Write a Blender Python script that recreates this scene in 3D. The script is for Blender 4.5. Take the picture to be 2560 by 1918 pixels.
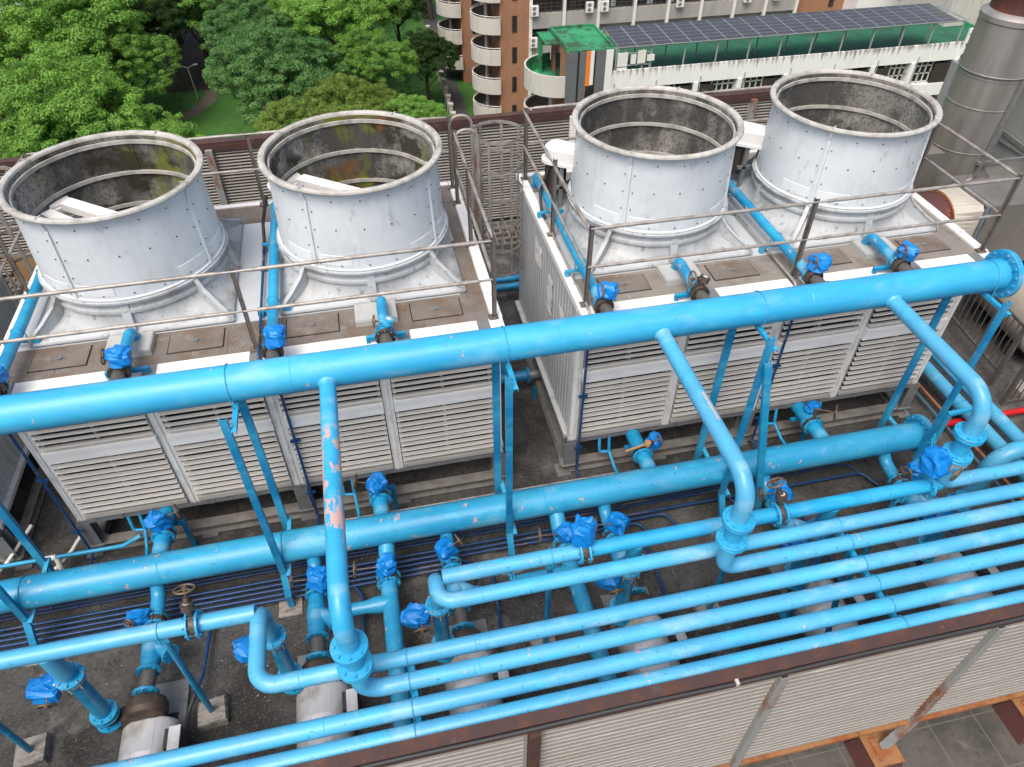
import bpy, math, random
from mathutils import Vector, Matrix, noise
R = math.radians
PI = math.pi
for o in list(bpy.data.objects):
    bpy.data.objects.remove(o)
S = bpy.context.scene
COL = S.collection

# ---------------------------------------------------------------- camera, light, exposure
cam_d = bpy.data.cameras.new('camera')
cam = bpy.data.objects.new('camera', cam_d)
COL.objects.link(cam)
cam_d.sensor_fit = 'HORIZONTAL'
cam_d.sensor_width = 36.0
cam_d.lens = 1824.0 / 2560.0 * 36.0
cam_d.clip_start = 0.1
cam_d.clip_end = 2000
cam.location = (0, 0, 8.2)
cam.rotation_euler = (R(90 - 43.49), 0, R(-12.33))
S.camera = cam

W = bpy.data.worlds.new('World')
S.world = W
W.use_nodes = True
nt = W.node_tree
sky = nt.nodes.new('ShaderNodeTexSky')
sky.sky_type = 'NISHITA'
sky.sun_disc = False
SUN_EL, SUN_AZ = 60.0, 215.0      # azimuth measured from +Y towards +X
sky.sun_elevation = R(SUN_EL)
sky.sun_rotation = R(SUN_AZ)
sky.air_density = 1.0
sky.dust_density = 8.0
sky.ozone_density = 1.0
bg = nt.nodes['Background']
bg.inputs['Strength'].default_value = 0.15
nt.links.new(sky.outputs[0], bg.inputs[0])

sun_d = bpy.data.lights.new('sun', 'SUN')
sun_d.energy = 1.25
sun_d.angle = R(40)
sun_d.color = (1.0, 0.96, 0.9)
sun = bpy.data.objects.new('sun', sun_d)
COL.objects.link(sun)
sd = Vector((math.sin(R(SUN_AZ)) * math.cos(R(SUN_EL)), math.cos(R(SUN_AZ)) * math.cos(R(SUN_EL)), math.sin(R(SUN_EL))))
sun.rotation_euler = sd.to_track_quat('Z', 'Y').to_euler()
sun.location = (0, 0, 30)

S.view_settings.view_transform = 'Standard'
S.view_settings.look = 'None'
S.view_settings.exposure = 0.44
S.view_settings.gamma = 1.0
S.render.engine = 'CYCLES'
S.render.resolution_x = 1024
S.render.resolution_y = 767

# ---------------------------------------------------------------- materials
def new_mat(name):
    m = bpy.data.materials.new(name)
    m.use_nodes = True
    return m, m.node_tree, m.node_tree.nodes['Principled BSDF']

def mat(name, base, rough=0.6, metal=0.0, layers=(), bump=None, spec=0.5, coat=0.0, rough_var=0.0):
    """layers: (colour, scale, lo, hi, (stretch xyz), max mix[, detail])"""
    m, t, p = new_mat(name)
    N, L = t.nodes, t.links
    p.inputs['Roughness'].default_value = rough
    p.inputs['Metallic'].default_value = metal
    p.inputs['Specular IOR Level'].default_value = spec
    p.inputs['Coat Weight'].default_value = coat
    tc = N.new('ShaderNodeTexCoord')
    col = None
    first = None
    for i, ly in enumerate(layers):
        c, sc, lo, hi, st, mx = ly[:6]
        det = ly[6] if len(ly) > 6 else 6.0
        mp = N.new('ShaderNodeMapping')
        mp.inputs['Scale'].default_value = st
        mp.inputs['Location'].default_value = (i * 7.3 + 1.7, i * 3.1, i * 5.9)
        L.new(tc.outputs['Object'], mp.inputs[0])
        nz = N.new('ShaderNodeTexNoise')
        nz.inputs['Scale'].default_value = sc
        nz.inputs['Detail'].default_value = det
        nz.inputs['Roughness'].default_value = 0.62
        L.new(mp.outputs[0], nz.inputs['Vector'])
        rp = N.new('ShaderNodeMapRange')
        rp.inputs['From Min'].default_value = lo
        rp.inputs['From Max'].default_value = hi
        rp.inputs['To Max'].default_value = mx
        L.new(nz.outputs[0], rp.inputs[0])
        mix = N.new('ShaderNodeMix')
        mix.data_type = 'RGBA'
        L.new(rp.outputs[0], mix.inputs[0])
        if col is None:
            mix.inputs[6].default_value = (*base, 1)
        else:
            L.new(col, mix.inputs[6])
        mix.inputs[7].default_value = (*c, 1)
        col = mix.outputs[2]
        if first is None:
            first = rp.outputs[0]
    if col is None:
        p.inputs['Base Color'].default_value = (*base, 1)
    else:
        L.new(col, p.inputs['Base Color'])
    if rough_var and first is not None:
        rr = N.new('ShaderNodeMapRange')
        rr.inputs['To Min'].default_value = rough
        rr.inputs['To Max'].default_value = min(1, rough + rough_var)
        L.new(first, rr.inputs[0])
        L.new(rr.outputs[0], p.inputs['Roughness'])
    if bump:
        nz = N.new('ShaderNodeTexNoise')
        nz.inputs['Scale'].default_value = bump[0]
        nz.inputs['Detail'].default_value = 5
        L.new(tc.outputs['Object'], nz.inputs['Vector'])
        b = N.new('ShaderNodeBump')
        b.inputs['Strength'].default_value = bump[1]
        b.inputs['Distance'].default_value = bump[2]
        L.new(nz.outputs[0], b.inputs['Height'])
        L.new(b.outputs[0], p.inputs['Normal'])
    return m

ONE = (1, 1, 1)
def blue_paint(name, base, worn=0.0, chalk=0.5, speck=0.6, zone=None):
    ly = [((0.06, 0.45, 0.70), 1.3, 0.44, 0.66, (0.45, 1, 1), 0.55),
          ((0.010, 0.20, 0.42), 2.3, 0.54, 0.72, (0.4, 1, 1), 0.45),
          ((0.03, 0.48, 0.70), 7.0, 0.56, 0.66, (0.3, 1, 1), 0.4),
          ((0.33, 0.52, 0.63), 3.6, 0.54, 0.76, (0.5, 1, 1), chalk),
          ((0.03, 0.09, 0.13), 34.0, 0.655, 0.685, ONE, speck, 3.0),
          ((0.18, 0.25, 0.28), 16.0, 0.665, 0.70, ONE, speck * .7, 5.0)]
    if worn:
        ly.append(((0.52, 0.33, 0.29), 9.0, 0.70 - worn * 0.14, 0.715 - worn * 0.14, (1, 0.45, 1), 0.9, 6.0))
    m = mat(name, base, 0.34, 0, ly, (60, 0.15, 0.005), 0.5, rough_var=0.3)
    if worn and zone:
        # the bare primer only shows on one stretch of the pipe
        t = m.node_tree; N, L = t.nodes, t.links
        last = N['Principled BSDF'].inputs['Base Color'].links[0].from_node
        fac = last.inputs[0].links[0].from_socket
        tc = N.new('ShaderNodeTexCoord'); sx = N.new('ShaderNodeSeparateXYZ'); L.new(tc.outputs['Object'], sx.inputs[0])
        a = N.new('ShaderNodeMapRange'); a.inputs['From Min'].default_value = zone[0]; a.inputs['From Max'].default_value = zone[0] + .2; L.new(sx.outputs[1], a.inputs[0])
        c = N.new('ShaderNodeMapRange'); c.inputs['From Min'].default_value = zone[1]; c.inputs['From Max'].default_value = zone[1] - .12; L.new(sx.outputs[1], c.inputs[0])
        k = N.new('ShaderNodeMath'); k.operation = 'MULTIPLY'; L.new(a.outputs[0], k.inputs[0]); L.new(c.outputs[0], k.inputs[1])
        k2 = N.new('ShaderNodeMath'); k2.operation = 'MULTIPLY'; L.new(k.outputs[0], k2.inputs[0]); L.new(fac, k2.inputs[1])
        L.new(k2.outputs[0], last.inputs[0])
    return m

BLUE = (0.012, 0.275, 0.53)
M = {}
M['blue'] = blue_paint('blue_paint', BLUE)
M['blue_hdr'] = blue_paint('blue_paint_header', (0.03, 0.325, 0.59), 0.05, 0.38, 0.2)
M['blue_low'] = blue_paint('blue_paint_lower', (0.022, 0.27, 0.50), 0.34, 0.35, 0.85)
M['blue_worn'] = blue_paint('blue_paint_worn', (0.03, 0.33, 0.60), 1.42, 0.6, 0.5, (.55, 1.95))
M['blue_rack'] = blue_paint('blue_paint_rack', (0.075, 0.335, 0.56), 0.08, 0.7, 0.75)
M['blue_bare'] = blue_paint('blue_paint_scuffed', (0.012, 0.25, 0.49), 0.5, 0.6, 0.6)
M['blue_steel'] = blue_paint('blue_paint_steel', (0.008, 0.185, 0.40), 0.0, 0.25, 0.8)
M['navy'] = mat('navy_paint', (0.005, 0.048, 0.16), 0.45, 0, [((0.30, 0.22, 0.19), 4, 0.58, 0.68, (0.3, 2, 2), 0.7), ((0.01, 0.02, 0.05), 9, 0.55, 0.7, ONE, 0.8)])
M['bag'] = mat('blue_tarpaulin', (0.0, 0.19, 0.58), 0.5, 0, [((0.0, 0.11, 0.40), 9, 0.5, 0.7, ONE, 0.6)], (14, 0.5, 0.02))
M['white'] = mat('white_tower_paint', (0.57, 0.625, 0.665), 0.4, 0,
                 [((0.36, 0.38, 0.40), 1.4, 0.52, 0.78, (1, 1, 1.4), 0.55), ((0.64, 0.70, 0.75), 3, 0.5, 0.7, ONE, 0.4),
                  ((0.20, 0.20, 0.19), 7, 0.63, 0.74, (1, 1, 0.4), 0.55), ((0.34, 0.35, 0.35), 5.0, 0.54, 0.72, (2.2, 2.2, 0.22), 0.28), ((0.36, 0.39, 0.44), 1.1, 0.5, 0.62, ONE, 0.22)], (5, 0.25, 0.02), rough_var=0.2)
M['white_dirty'] = mat('white_base_paint', (0.41, 0.44, 0.465), 0.5, 0,
                 [((0.19, 0.185, 0.175), 2.4, 0.47, 0.66, (1, 1, 0.5), 0.7), ((0.62, 0.66, 0.68), 4, 0.55, 0.7, ONE, 0.4),
                  ((0.09, 0.085, 0.075), 9, 0.58, 0.70, ONE, 0.65)], (6, 0.3, 0.02))
M['trim'] = mat('white_trim', (0.76, 0.765, 0.755), 0.4, 0, [((0.45, 0.45, 0.44), 3, 0.58, 0.75, (0.3, 1, 1), 0.45)])
M['sheet'] = mat('pale_sheet_metal', (0.47, 0.51, 0.545), 0.4, 0, [((0.36, 0.37, 0.38), 2, 0.5, 0.75, ONE, 0.5)])
M['boxgrey'] = mat('grey_box_cover', (0.43, 0.45, 0.445), 0.5, 0, [((0.30, 0.31, 0.30), 5, 0.5, 0.72, ONE, 0.5)])
M['panel'] = mat('corrugated_side_panel', (0.44, 0.47, 0.49), 0.5, 0, [((0.25, 0.25, 0.26), 3, 0.5, 0.75, (3, 3, 0.3), 0.55)])
M['louver'] = mat('louver_plastic', (0.36, 0.36, 0.345), 0.5, 0, [((0.33, 0.32, 0.30), 6, 0.45, 0.7, (0.25, 1, 1), 0.6), ((0.50, 0.50, 0.49), 3, 0.56, 0.7, (0.3, 1, 1), 0.5)])
M['louver_lip_lit'] = mat('louver_lip_lit', (0.56, 0.56, 0.54), 0.5, 0, [((0.34, 0.33, 0.31), 7, 0.5, 0.7, (0.3, 1, 1), 0.6)])  # paler than the slat: the lit front edge is put into the colour
M['cover'] = mat('pale_cover_plate', (0.64, 0.685, 0.71), 0.4, 0, [((0.45, 0.47, 0.48), 4, 0.5, 0.7, ONE, 0.5)])
M['post'] = mat('white_frame_post', (0.68, 0.69, 0.68), 0.5, 0, [((0.36, 0.37, 0.37), 8, 0.5, 0.7, (1, 1, 0.6), 0.6)])
M['black'] = mat('dark_interior', (0.012, 0.012, 0.012), 0.9)
M['galv'] = mat('galvanised_steel', (0.22, 0.235, 0.245), 0.5, 0.35, [((0.12, 0.12, 0.12), 6, 0.5, 0.72, ONE, 0.7), ((0.32, 0.33, 0.34), 4, 0.58, 0.7, ONE, 0.5)])
M['galv_dirty'] = mat('dirty_steel_beam', (0.20, 0.195, 0.185), 0.7, 0.1, [((0.09, 0.085, 0.08), 5, 0.45, 0.7, ONE, 0.75)])
M['rail'] = mat('weathered_rail_tube', (0.34, 0.32, 0.30), 0.45, 0.3, [((0.13, 0.105, 0.085), 7, 0.45, 0.68, ONE, 0.75), ((0.48, 0.47, 0.45), 5, 0.57, 0.7, ONE, 0.5)])
M['railpost'] = mat('brown_rail_post', (0.14, 0.125, 0.11), 0.6, 0.2, [((0.07, 0.05, 0.04), 8, 0.5, 0.7, ONE, 0.7)])
M['cast'] = mat('cast_iron', (0.07, 0.055, 0.045), 0.55, 0.3, [((0.16, 0.11, 0.075), 8, 0.5, 0.7, ONE, 0.6)])
M['wheel'] = mat('bronze_handwheel', (0.16, 0.115, 0.08), 0.5, 0.3, [((0.07, 0.05, 0.04), 12, 0.5, 0.7, ONE, 0.6)])
M['silver'] = mat('silver_cover', (0.64, 0.65, 0.66), 0.34, 0.3, [((0.24, 0.22, 0.20), 3.2, 0.48, 0.68, (1, 1, 1), 0.65), ((0.70, 0.715, 0.73), 4, 0.5, 0.66, (1.5, 0.3, 1), 0.6), ((0.18, 0.15, 0.12), 7, 0.62, 0.7, ONE, 0.5)])
M['stainless'] = mat('stainless_duct', (0.37, 0.365, 0.35), 0.40, 0.55, [((0.17, 0.155, 0.14), 1.2, 0.45, 0.7, (2, 2, 0.25), 0.75), ((0.34, 0.35, 0.36), 2, 0.55, 0.72, (2, 2, 0.3), 0.5)])
M['duct'] = mat('galvanised_duct', (0.205, 0.195, 0.18), 0.5, 0.4, [((0.14, 0.13, 0.12), 1.7, 0.45, 0.7, ONE, 0.7)])
M['cream'] = mat('cream_sheet', (0.43, 0.405, 0.36), 0.5, 0, [((0.30, 0.27, 0.23), 3, 0.5, 0.72, ONE, 0.5)])
M['rust'] = mat('rusty_beam', (0.05, 0.026, 0.025), 0.75, 0, [((0.095, 0.038, 0.02), 5, 0.47, 0.67, ONE, 0.7), ((0.12, 0.09, 0.085), 2.5, 0.6, 0.75, ONE, 0.7), ((0.27, 0.085, 0.02), 8, 0.66, 0.72, ONE, 0.8)], (40, 0.4, 0.006))
M['rust_post'] = mat('rusty_galvanised_post', (0.25, 0.265, 0.265), 0.6, 0.1, [((0.20, 0.065, 0.02), 2.2, 0.56, 0.64, (1, 1, 0.5), 0.9), ((0.34, 0.35, 0.34), 6, 0.5, 0.7, ONE, 0.5)], (30, 0.3, 0.004))
M['rust_orange'] = mat('orange_rust', (0.26, 0.125, 0.05), 0.75, 0, [((0.22, 0.065, 0.018), 4, 0.46, 0.6, ONE, 0.9), ((0.08, 0.03, 0.02), 7, 0.58, 0.7, ONE, 0.7)])
M['rust_red'] = mat('red_oxide', (0.085, 0.03, 0.03), 0.7, 0, [((0.20, 0.06, 0.02), 4, 0.55, 0.7, ONE, 0.7)])
M['screen'] = mat('weathered_ribbed_sheet', (0.285, 0.28, 0.265), 0.6, 0, [((0.22, 0.21, 0.19), 2.0, 0.45, 0.7, (0.25, 1, 5), 0.7), ((0.52, 0.52, 0.50), 3, 0.58, 0.72, (0.3, 1, 6), 0.5)])
M['backscreen'] = mat('grey_louvre_sheet', (0.25, 0.24, 0.22), 0.6, 0, [((0.12, 0.11, 0.10), 1.5, 0.45, 0.7, (0.4, 1, 1), 0.7)])
M['concrete'] = mat('mottled_concrete', (0.30, 0.28, 0.26), 0.9, 0, [((0.10, 0.095, 0.09), 9, 0.45, 0.62, (1, 2, 1), 0.8)], (30, 0.5, 0.01))
M['wallconc'] = mat('grey_plaster', (0.30, 0.31, 0.31), 0.85, 0, [((0.18, 0.18, 0.18), 2, 0.45, 0.7, (1, 1, 0.4), 0.7), ((0.38, 0.39, 0.39), 9, 0.5, 0.7, ONE, 0.4)], (40, 0.4, 0.008))
M['red'] = mat('red_pipe', (0.50, 0.01, 0.015), 0.4, 0, [((0.30, 0.01, 0.01), 4, 0.5, 0.7, ONE, 0.6)])
M['copper'] = mat('copper_brown_pipe', (0.30, 0.12, 0.065), 0.5, 0, [((0.15, 0.07, 0.05), 5, 0.5, 0.7, ONE, 0.6)])
M['greyblue'] = mat('grey_blue_pipe', (0.06, 0.14, 0.21), 0.5, 0, [((0.03, 0.06, 0.09), 6, 0.5, 0.7, ONE, 0.6)])
M['hose'] = mat('black_rubber', (0.03, 0.032, 0.036), 0.6)
M['paper'] = mat('torn_white_paper', (0.80, 0.80, 0.81), 0.6, 0, [((0.36, 0.37, 0.38), 9, 0.54, 0.60, ONE, 0.8), ((0.55, 0.10, 0.12), 7, 0.63, 0.66, ONE, 0.8)])
M['bolt'] = mat('dark_bolt', (0.07, 0.07, 0.07), 0.5, 0.4)
M['yellow'] = mat('yellow_sheet', (0.55, 0.45, 0.02), 0.5)
M['pvc'] = mat('white_pvc', (0.6, 0.6, 0.57), 0.5)
M['pinkred'] = mat('faded_red_lever', (0.55, 0.18, 0.14), 0.5)
M['wood'] = mat('plywood', (0.38, 0.24, 0.13), 0.7, 0, [((0.2, 0.12, 0.06), 6, 0.5, 0.7, (1, 4, 1), 0.6)])

def braid_mat():
    m, t, p = new_mat('braided_steel')
    N, L = t.nodes, t.links
    tc = N.new('ShaderNodeTexCoord')
    ck = N.new('ShaderNodeTexChecker')
    ck.inputs['Scale'].default_value = 70
    ck.inputs['Color1'].default_value = (0.24, 0.23, 0.21, 1)
    ck.inputs['Color2'].default_value = (0.10, 0.095, 0.085, 1)
    L.new(tc.outputs['Object'], ck.inputs[0])
    L.new(ck.outputs[0], p.inputs['Base Color'])
    p.inputs['Metallic'].default_value = 0.5
    p.inputs['Roughness'].default_value = 0.45
    return m
M['braid'] = braid_mat()

def checker_plate(name, rust, base=(0.25, 0.235, 0.21)):
    m = mat(name, base, 0.6, 0.15,
            [((0.15, 0.105, 0.07), 3.0, 0.46 - rust, 0.66 - rust, ONE, 0.75), ((0.36, 0.35, 0.335), 5, 0.58, 0.72, ONE, 0.45),
             ((0.20, 0.09, 0.03), 6.0, 0.62 - rust * 0.5, 0.72, ONE, 0.6)])
    t = m.node_tree
    N, L = t.nodes, t.links
    p = N['Principled BSDF']
    tc = N.new('ShaderNodeTexCoord')
    hs = []
    for k, a in enumerate((45, -45)):
        mp = N.new('ShaderNodeMapping')
        mp.inputs['Rotation'].default_value = (0, 0, R(a))
        mp.inputs['Scale'].default_value = (1.0, 0.4, 1)
        L.new(tc.outputs['Object'], mp.inputs[0])
        w = N.new('ShaderNodeTexVoronoi')
        w.inputs['Scale'].default_value = 34
        w.inputs['Randomness'].default_value = 0.15
        L.new(mp.outputs[0], w.inputs['Vector'])
        hs.append(w.outputs['Distance'])
    mn = N.new('ShaderNodeMath')
    mn.operation = 'MINIMUM'
    L.new(hs[0], mn.inputs[0])
    L.new(hs[1], mn.inputs[1])
    b = N.new('ShaderNodeBump')
    b.invert = True
    b.inputs['Strength'].default_value = 0.9
    b.inputs['Distance'].default_value = 0.008
    L.new(mn.outputs[0], b.inputs['Height'])
    L.new(b.outputs[0], p.inputs['Normal'])
    return m
M['plate'] = checker_plate('checker_plate', 0.05, (0.20, 0.18, 0.16))
M['plate_new'] = checker_plate('checker_plate_paler', -0.02)

def stack_inside(name, moss, orange):
    ly = [((0.42, 0.42, 0.40), 1.5, 0.49, 0.64, (1, 1, 0.5), 0.8),
          ((0.045, 0.045, 0.042), 1.3, 0.46, 0.60, (1.3, 1.3, 0.9), 0.9),
          ((0.03, 0.03, 0.028), 26, 0.50, 0.60, ONE, 0.6)]
    if moss:
        ly.append(((0.12, 0.14, 0.012), 1.5, 0.53, 0.61, (1, 1, 0.7), 0.85))
        ly.append(((0.02, 0.017, 0.008), 1.2, 0.55, 0.60, (1, 1, 1.5), 0.92))
    if orange:
        ly.append(((0.20, 0.085, 0.012), 1.1, 0.58, 0.65, (1, 1, 0.8), 0.85))
    m = mat(name, (0.20, 0.20, 0.188), 0.85, 0, ly, (20, 0.4, 0.01))
    # grime line plus painted depth shade: lower lining near black up to an uneven height
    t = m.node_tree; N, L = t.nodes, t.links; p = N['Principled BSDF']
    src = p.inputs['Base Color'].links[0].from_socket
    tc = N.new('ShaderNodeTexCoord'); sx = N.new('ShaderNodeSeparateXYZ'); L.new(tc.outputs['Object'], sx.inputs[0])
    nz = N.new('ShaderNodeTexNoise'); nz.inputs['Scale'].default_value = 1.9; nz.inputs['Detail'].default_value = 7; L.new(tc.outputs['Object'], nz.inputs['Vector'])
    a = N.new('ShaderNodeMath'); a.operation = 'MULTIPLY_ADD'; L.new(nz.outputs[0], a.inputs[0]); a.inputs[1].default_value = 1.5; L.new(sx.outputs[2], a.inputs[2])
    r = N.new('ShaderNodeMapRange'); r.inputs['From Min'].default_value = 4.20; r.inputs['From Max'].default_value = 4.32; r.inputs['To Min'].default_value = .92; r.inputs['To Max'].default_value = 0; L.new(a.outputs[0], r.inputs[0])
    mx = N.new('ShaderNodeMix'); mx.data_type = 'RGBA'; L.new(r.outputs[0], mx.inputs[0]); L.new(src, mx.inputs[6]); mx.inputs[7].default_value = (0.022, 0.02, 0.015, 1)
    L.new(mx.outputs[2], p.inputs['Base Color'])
    return m
M['in_moss'] = stack_inside('mossy_stack_inside', True, False)
M['in_orange'] = stack_inside('mossy_orange_stack_inside', True, True)
M['in_grey'] = stack_inside('grey_stack_inside', False, False)
M['lip'] = mat('stack_rim', (0.42, 0.42, 0.40), 0.5, 0, [((0.17, 0.165, 0.15), 6, 0.45, 0.68, ONE, 0.75), ((0.58, 0.60, 0.61), 3, 0.56, 0.7, ONE, 0.6)])

M['roof'] = mat('wet_dark_roof', (0.066, 0.066, 0.065), 0.72, 0,
                [((0.022, 0.021, 0.02), 0.8, 0.44, 0.60, ONE, 0.85), ((0.19, 0.185, 0.175), 1.5, 0.54, 0.70, ONE, 0.65), ((0.03, 0.03, 0.03), 6.0, 0.48, 0.66, ONE, 0.65),
                 ((0.18, 0.175, 0.165), 40, 0.56, 0.66, ONE, 0.75, 4.0), ((0.012, 0.012, 0.012), 19, 0.53, 0.66, ONE, 0.6), ((0.5, 0.5, 0.48), 22, 0.72, 0.74, ONE, 0.9, 2.0), ((0.03, 0.045, 0.008), 0.8, 0.62, 0.75, ONE, 0.6)], (70, 0.9, 0.012), rough_var=0.2)
M['grass'] = mat('lawn', (0.035, 0.13, 0.014), 0.9, 0, [((0.02, 0.07, 0.01), 0.6, 0.45, 0.7, ONE, 0.7), ((0.06, 0.15, 0.02), 3, 0.5, 0.7, ONE, 0.6)], (4, 0.8, 0.15))
M['asphalt'] = mat('lane_asphalt', (0.055, 0.055, 0.056), 0.9, 0, [((0.03, 0.03, 0.03), 0.5, 0.45, 0.7, ONE, 0.7), ((0.10, 0.10, 0.10), 3, 0.55, 0.7, ONE, 0.4)])
M['ground_dark'] = mat('dark_ground_tone', (0.045, 0.038, 0.03), 0.95, 0, [((0.02, 0.018, 0.015), 0.8, 0.45, 0.7, ONE, 0.7)])
M['path'] = mat('footpath', (0.12, 0.105, 0.085), 0.9, 0, [((0.06, 0.05, 0.04), 1.0, 0.45, 0.7, ONE, 0.6)])
M['brown'] = mat('brown_tile_wall', (0.30, 0.155, 0.09), 0.8, 0, [((0.20, 0.10, 0.06), 0.8, 0.45, 0.7, (1, 1, 0.25), 0.6), ((0.36, 0.21, 0.13), 2, 0.55, 0.7, ONE, 0.5)])
M['offwhite'] = mat('off_white_render', (0.47, 0.46, 0.44), 0.8, 0, [((0.30, 0.29, 0.28), 1.2, 0.5, 0.72, (2, 2, 0.35), 0.6)])
M['greywall'] = mat('grey_render', (0.33, 0.325, 0.31), 0.85, 0, [((0.22, 0.215, 0.205), 0.7, 0.45, 0.7, (1, 1, 0.3), 0.6), ((0.42, 0.42, 0.41), 2, 0.58, 0.7, ONE, 0.5)])
M['balcony_in'] = mat('balcony_inside', (0.17, 0.165, 0.155), 0.85, 0, [((0.08, 0.08, 0.075), 2, 0.45, 0.7, ONE, 0.7)])
M['whitewall'] = mat('white_wall', (0.72, 0.735, 0.74), 0.7, 0, [((0.48, 0.48, 0.48), 0.8, 0.5, 0.75, (1, 1, 0.3), 0.35)])
M['green'] = mat('green_waterproofing', (0.02, 0.22, 0.095), 0.75, 0, [((0.025, 0.05, 0.035), 0.75, 0.49, 0.57, ONE, 0.85), ((0.05, 0.36, 0.16), 0.6, 0.5, 0.7, ONE, 0.6)])
M['green_dark'] = mat('green_roof_coating', (0.01, 0.115, 0.062), 0.75, 0, [((0.015, 0.06, 0.035), 0.4, 0.45, 0.62, ONE, 0.8), ((0.025, 0.20, 0.11), 0.7, 0.54, 0.7, ONE, 0.5)])
M['clad_grey'] = mat('dark_grey_cladding', (0.12, 0.13, 0.145), 0.6, 0, [((0.09, 0.095, 0.105), 3, 0.5, 0.7, ONE, 0.6)])
M['clad_black'] = mat('black_cladding', (0.015, 0.015, 0.016), 0.6)
M['clad_orange'] = mat('orange_cladding', (0.72, 0.20, 0.03), 0.6)
M['clad_white'] = mat('white_cladding', (0.70, 0.70, 0.70), 0.6)
M['glass'] = mat('dark_glass', (0.018, 0.02, 0.022), 0.12, 0, [((0.06, 0.065, 0.07), 1.2, 0.5, 0.7, ONE, 0.7)])
M['curtain'] = mat('pale_curtain', (0.30, 0.35, 0.38), 0.9)
M['bar'] = mat('dark_window_bar', (0.05, 0.04, 0.035), 0.6)
M['frame'] = mat('white_window_frame', (0.66, 0.66, 0.64), 0.5)
M['ac'] = mat('white_ac_case', (0.66, 0.66, 0.64), 0.5)
M['steelgrey'] = mat('grey_steel_tube', (0.36, 0.38, 0.40), 0.5, 0.2)
M['bark'] = mat('bark', (0.07, 0.055, 0.04), 0.9, 0, [((0.03, 0.025, 0.02), 4, 0.45, 0.7, (1, 1, 0.3), 0.7)])
M['tank'] = mat('cream_tank', (0.36, 0.335, 0.29), 0.5, 0, [((0.28, 0.24, 0.19), 1.5, 0.55, 0.75, ONE, 0.7)])
M['fence'] = mat('grey_brown_fence', (0.11, 0.10, 0.095), 0.6, 0.1, [((0.05, 0.045, 0.04), 6, 0.45, 0.7, ONE, 0.7)])

def solar_mat():
    m, t, p = new_mat('solar_cells')
    N, L = t.nodes, t.links
    tc = N.new('ShaderNodeTexCoord')
    br = N.new('ShaderNodeTexBrick')
    br.offset = 0.0
    br.inputs['Scale'].default_value = 1.0
    br.inputs['Brick Width'].default_value = 0.165
    br.inputs['Row Height'].default_value = 0.165
    br.inputs['Mortar Size'].default_value = 0.006
    br.inputs['Color1'].default_value = (0.030, 0.031, 0.034, 1)
    br.inputs['Color2'].default_value = (0.038, 0.039, 0.043, 1)
    br.inputs['Mortar'].default_value = (0.10, 0.10, 0.11, 1)
    L.new(tc.outputs['Object'], br.inputs[0])
    L.new(br.outputs[0], p.inputs['Base Color'])
    p.inputs['Roughness'].default_value = 0.22
    return m
M['solar'] = solar_mat()

def terrace_mat():
    m = mat('terrace_tiles_tone', (0.085, 0.08, 0.074), 0.8, 0, [((0.035, 0.033, 0.03), 1.6, 0.42, 0.64, ONE, 0.85), ((0.20, 0.19, 0.17), 2.2, 0.60, 0.75, ONE, 0.6), ((0.03, 0.03, 0.028), 14, 0.52, 0.68, ONE, 0.6)], (60, 0.5, 0.01))
    t = m.node_tree
    N, L = t.nodes, t.links
    p = N['Principled BSDF']
    src = p.inputs['Base Color'].links[0].from_socket
    tc = N.new('ShaderNodeTexCoord')
    br = N.new('ShaderNodeTexBrick')
    br.offset = 0.0
    br.inputs['Scale'].default_value = 1.0
    br.inputs['Brick Width'].default_value = 0.62
    br.inputs['Row Height'].default_value = 0.62
    br.inputs['Mortar Size'].default_value = 0.008
    br.inputs['Mortar Smooth'].default_value = 0.4
    L.new(tc.outputs['Object'], br.inputs[0])
    mx = N.new('ShaderNodeMix')
    mx.data_type = 'RGBA'
    L.new(br.outputs['Fac'], mx.inputs[0])
    L.new(src, mx.inputs[6])
    mx.inputs[7].default_value = (0.12, 0.115, 0.107, 1)
    L.new(mx.outputs[2], p.inputs['Base Color'])
    return m
M['terrace'] = terrace_mat()

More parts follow.
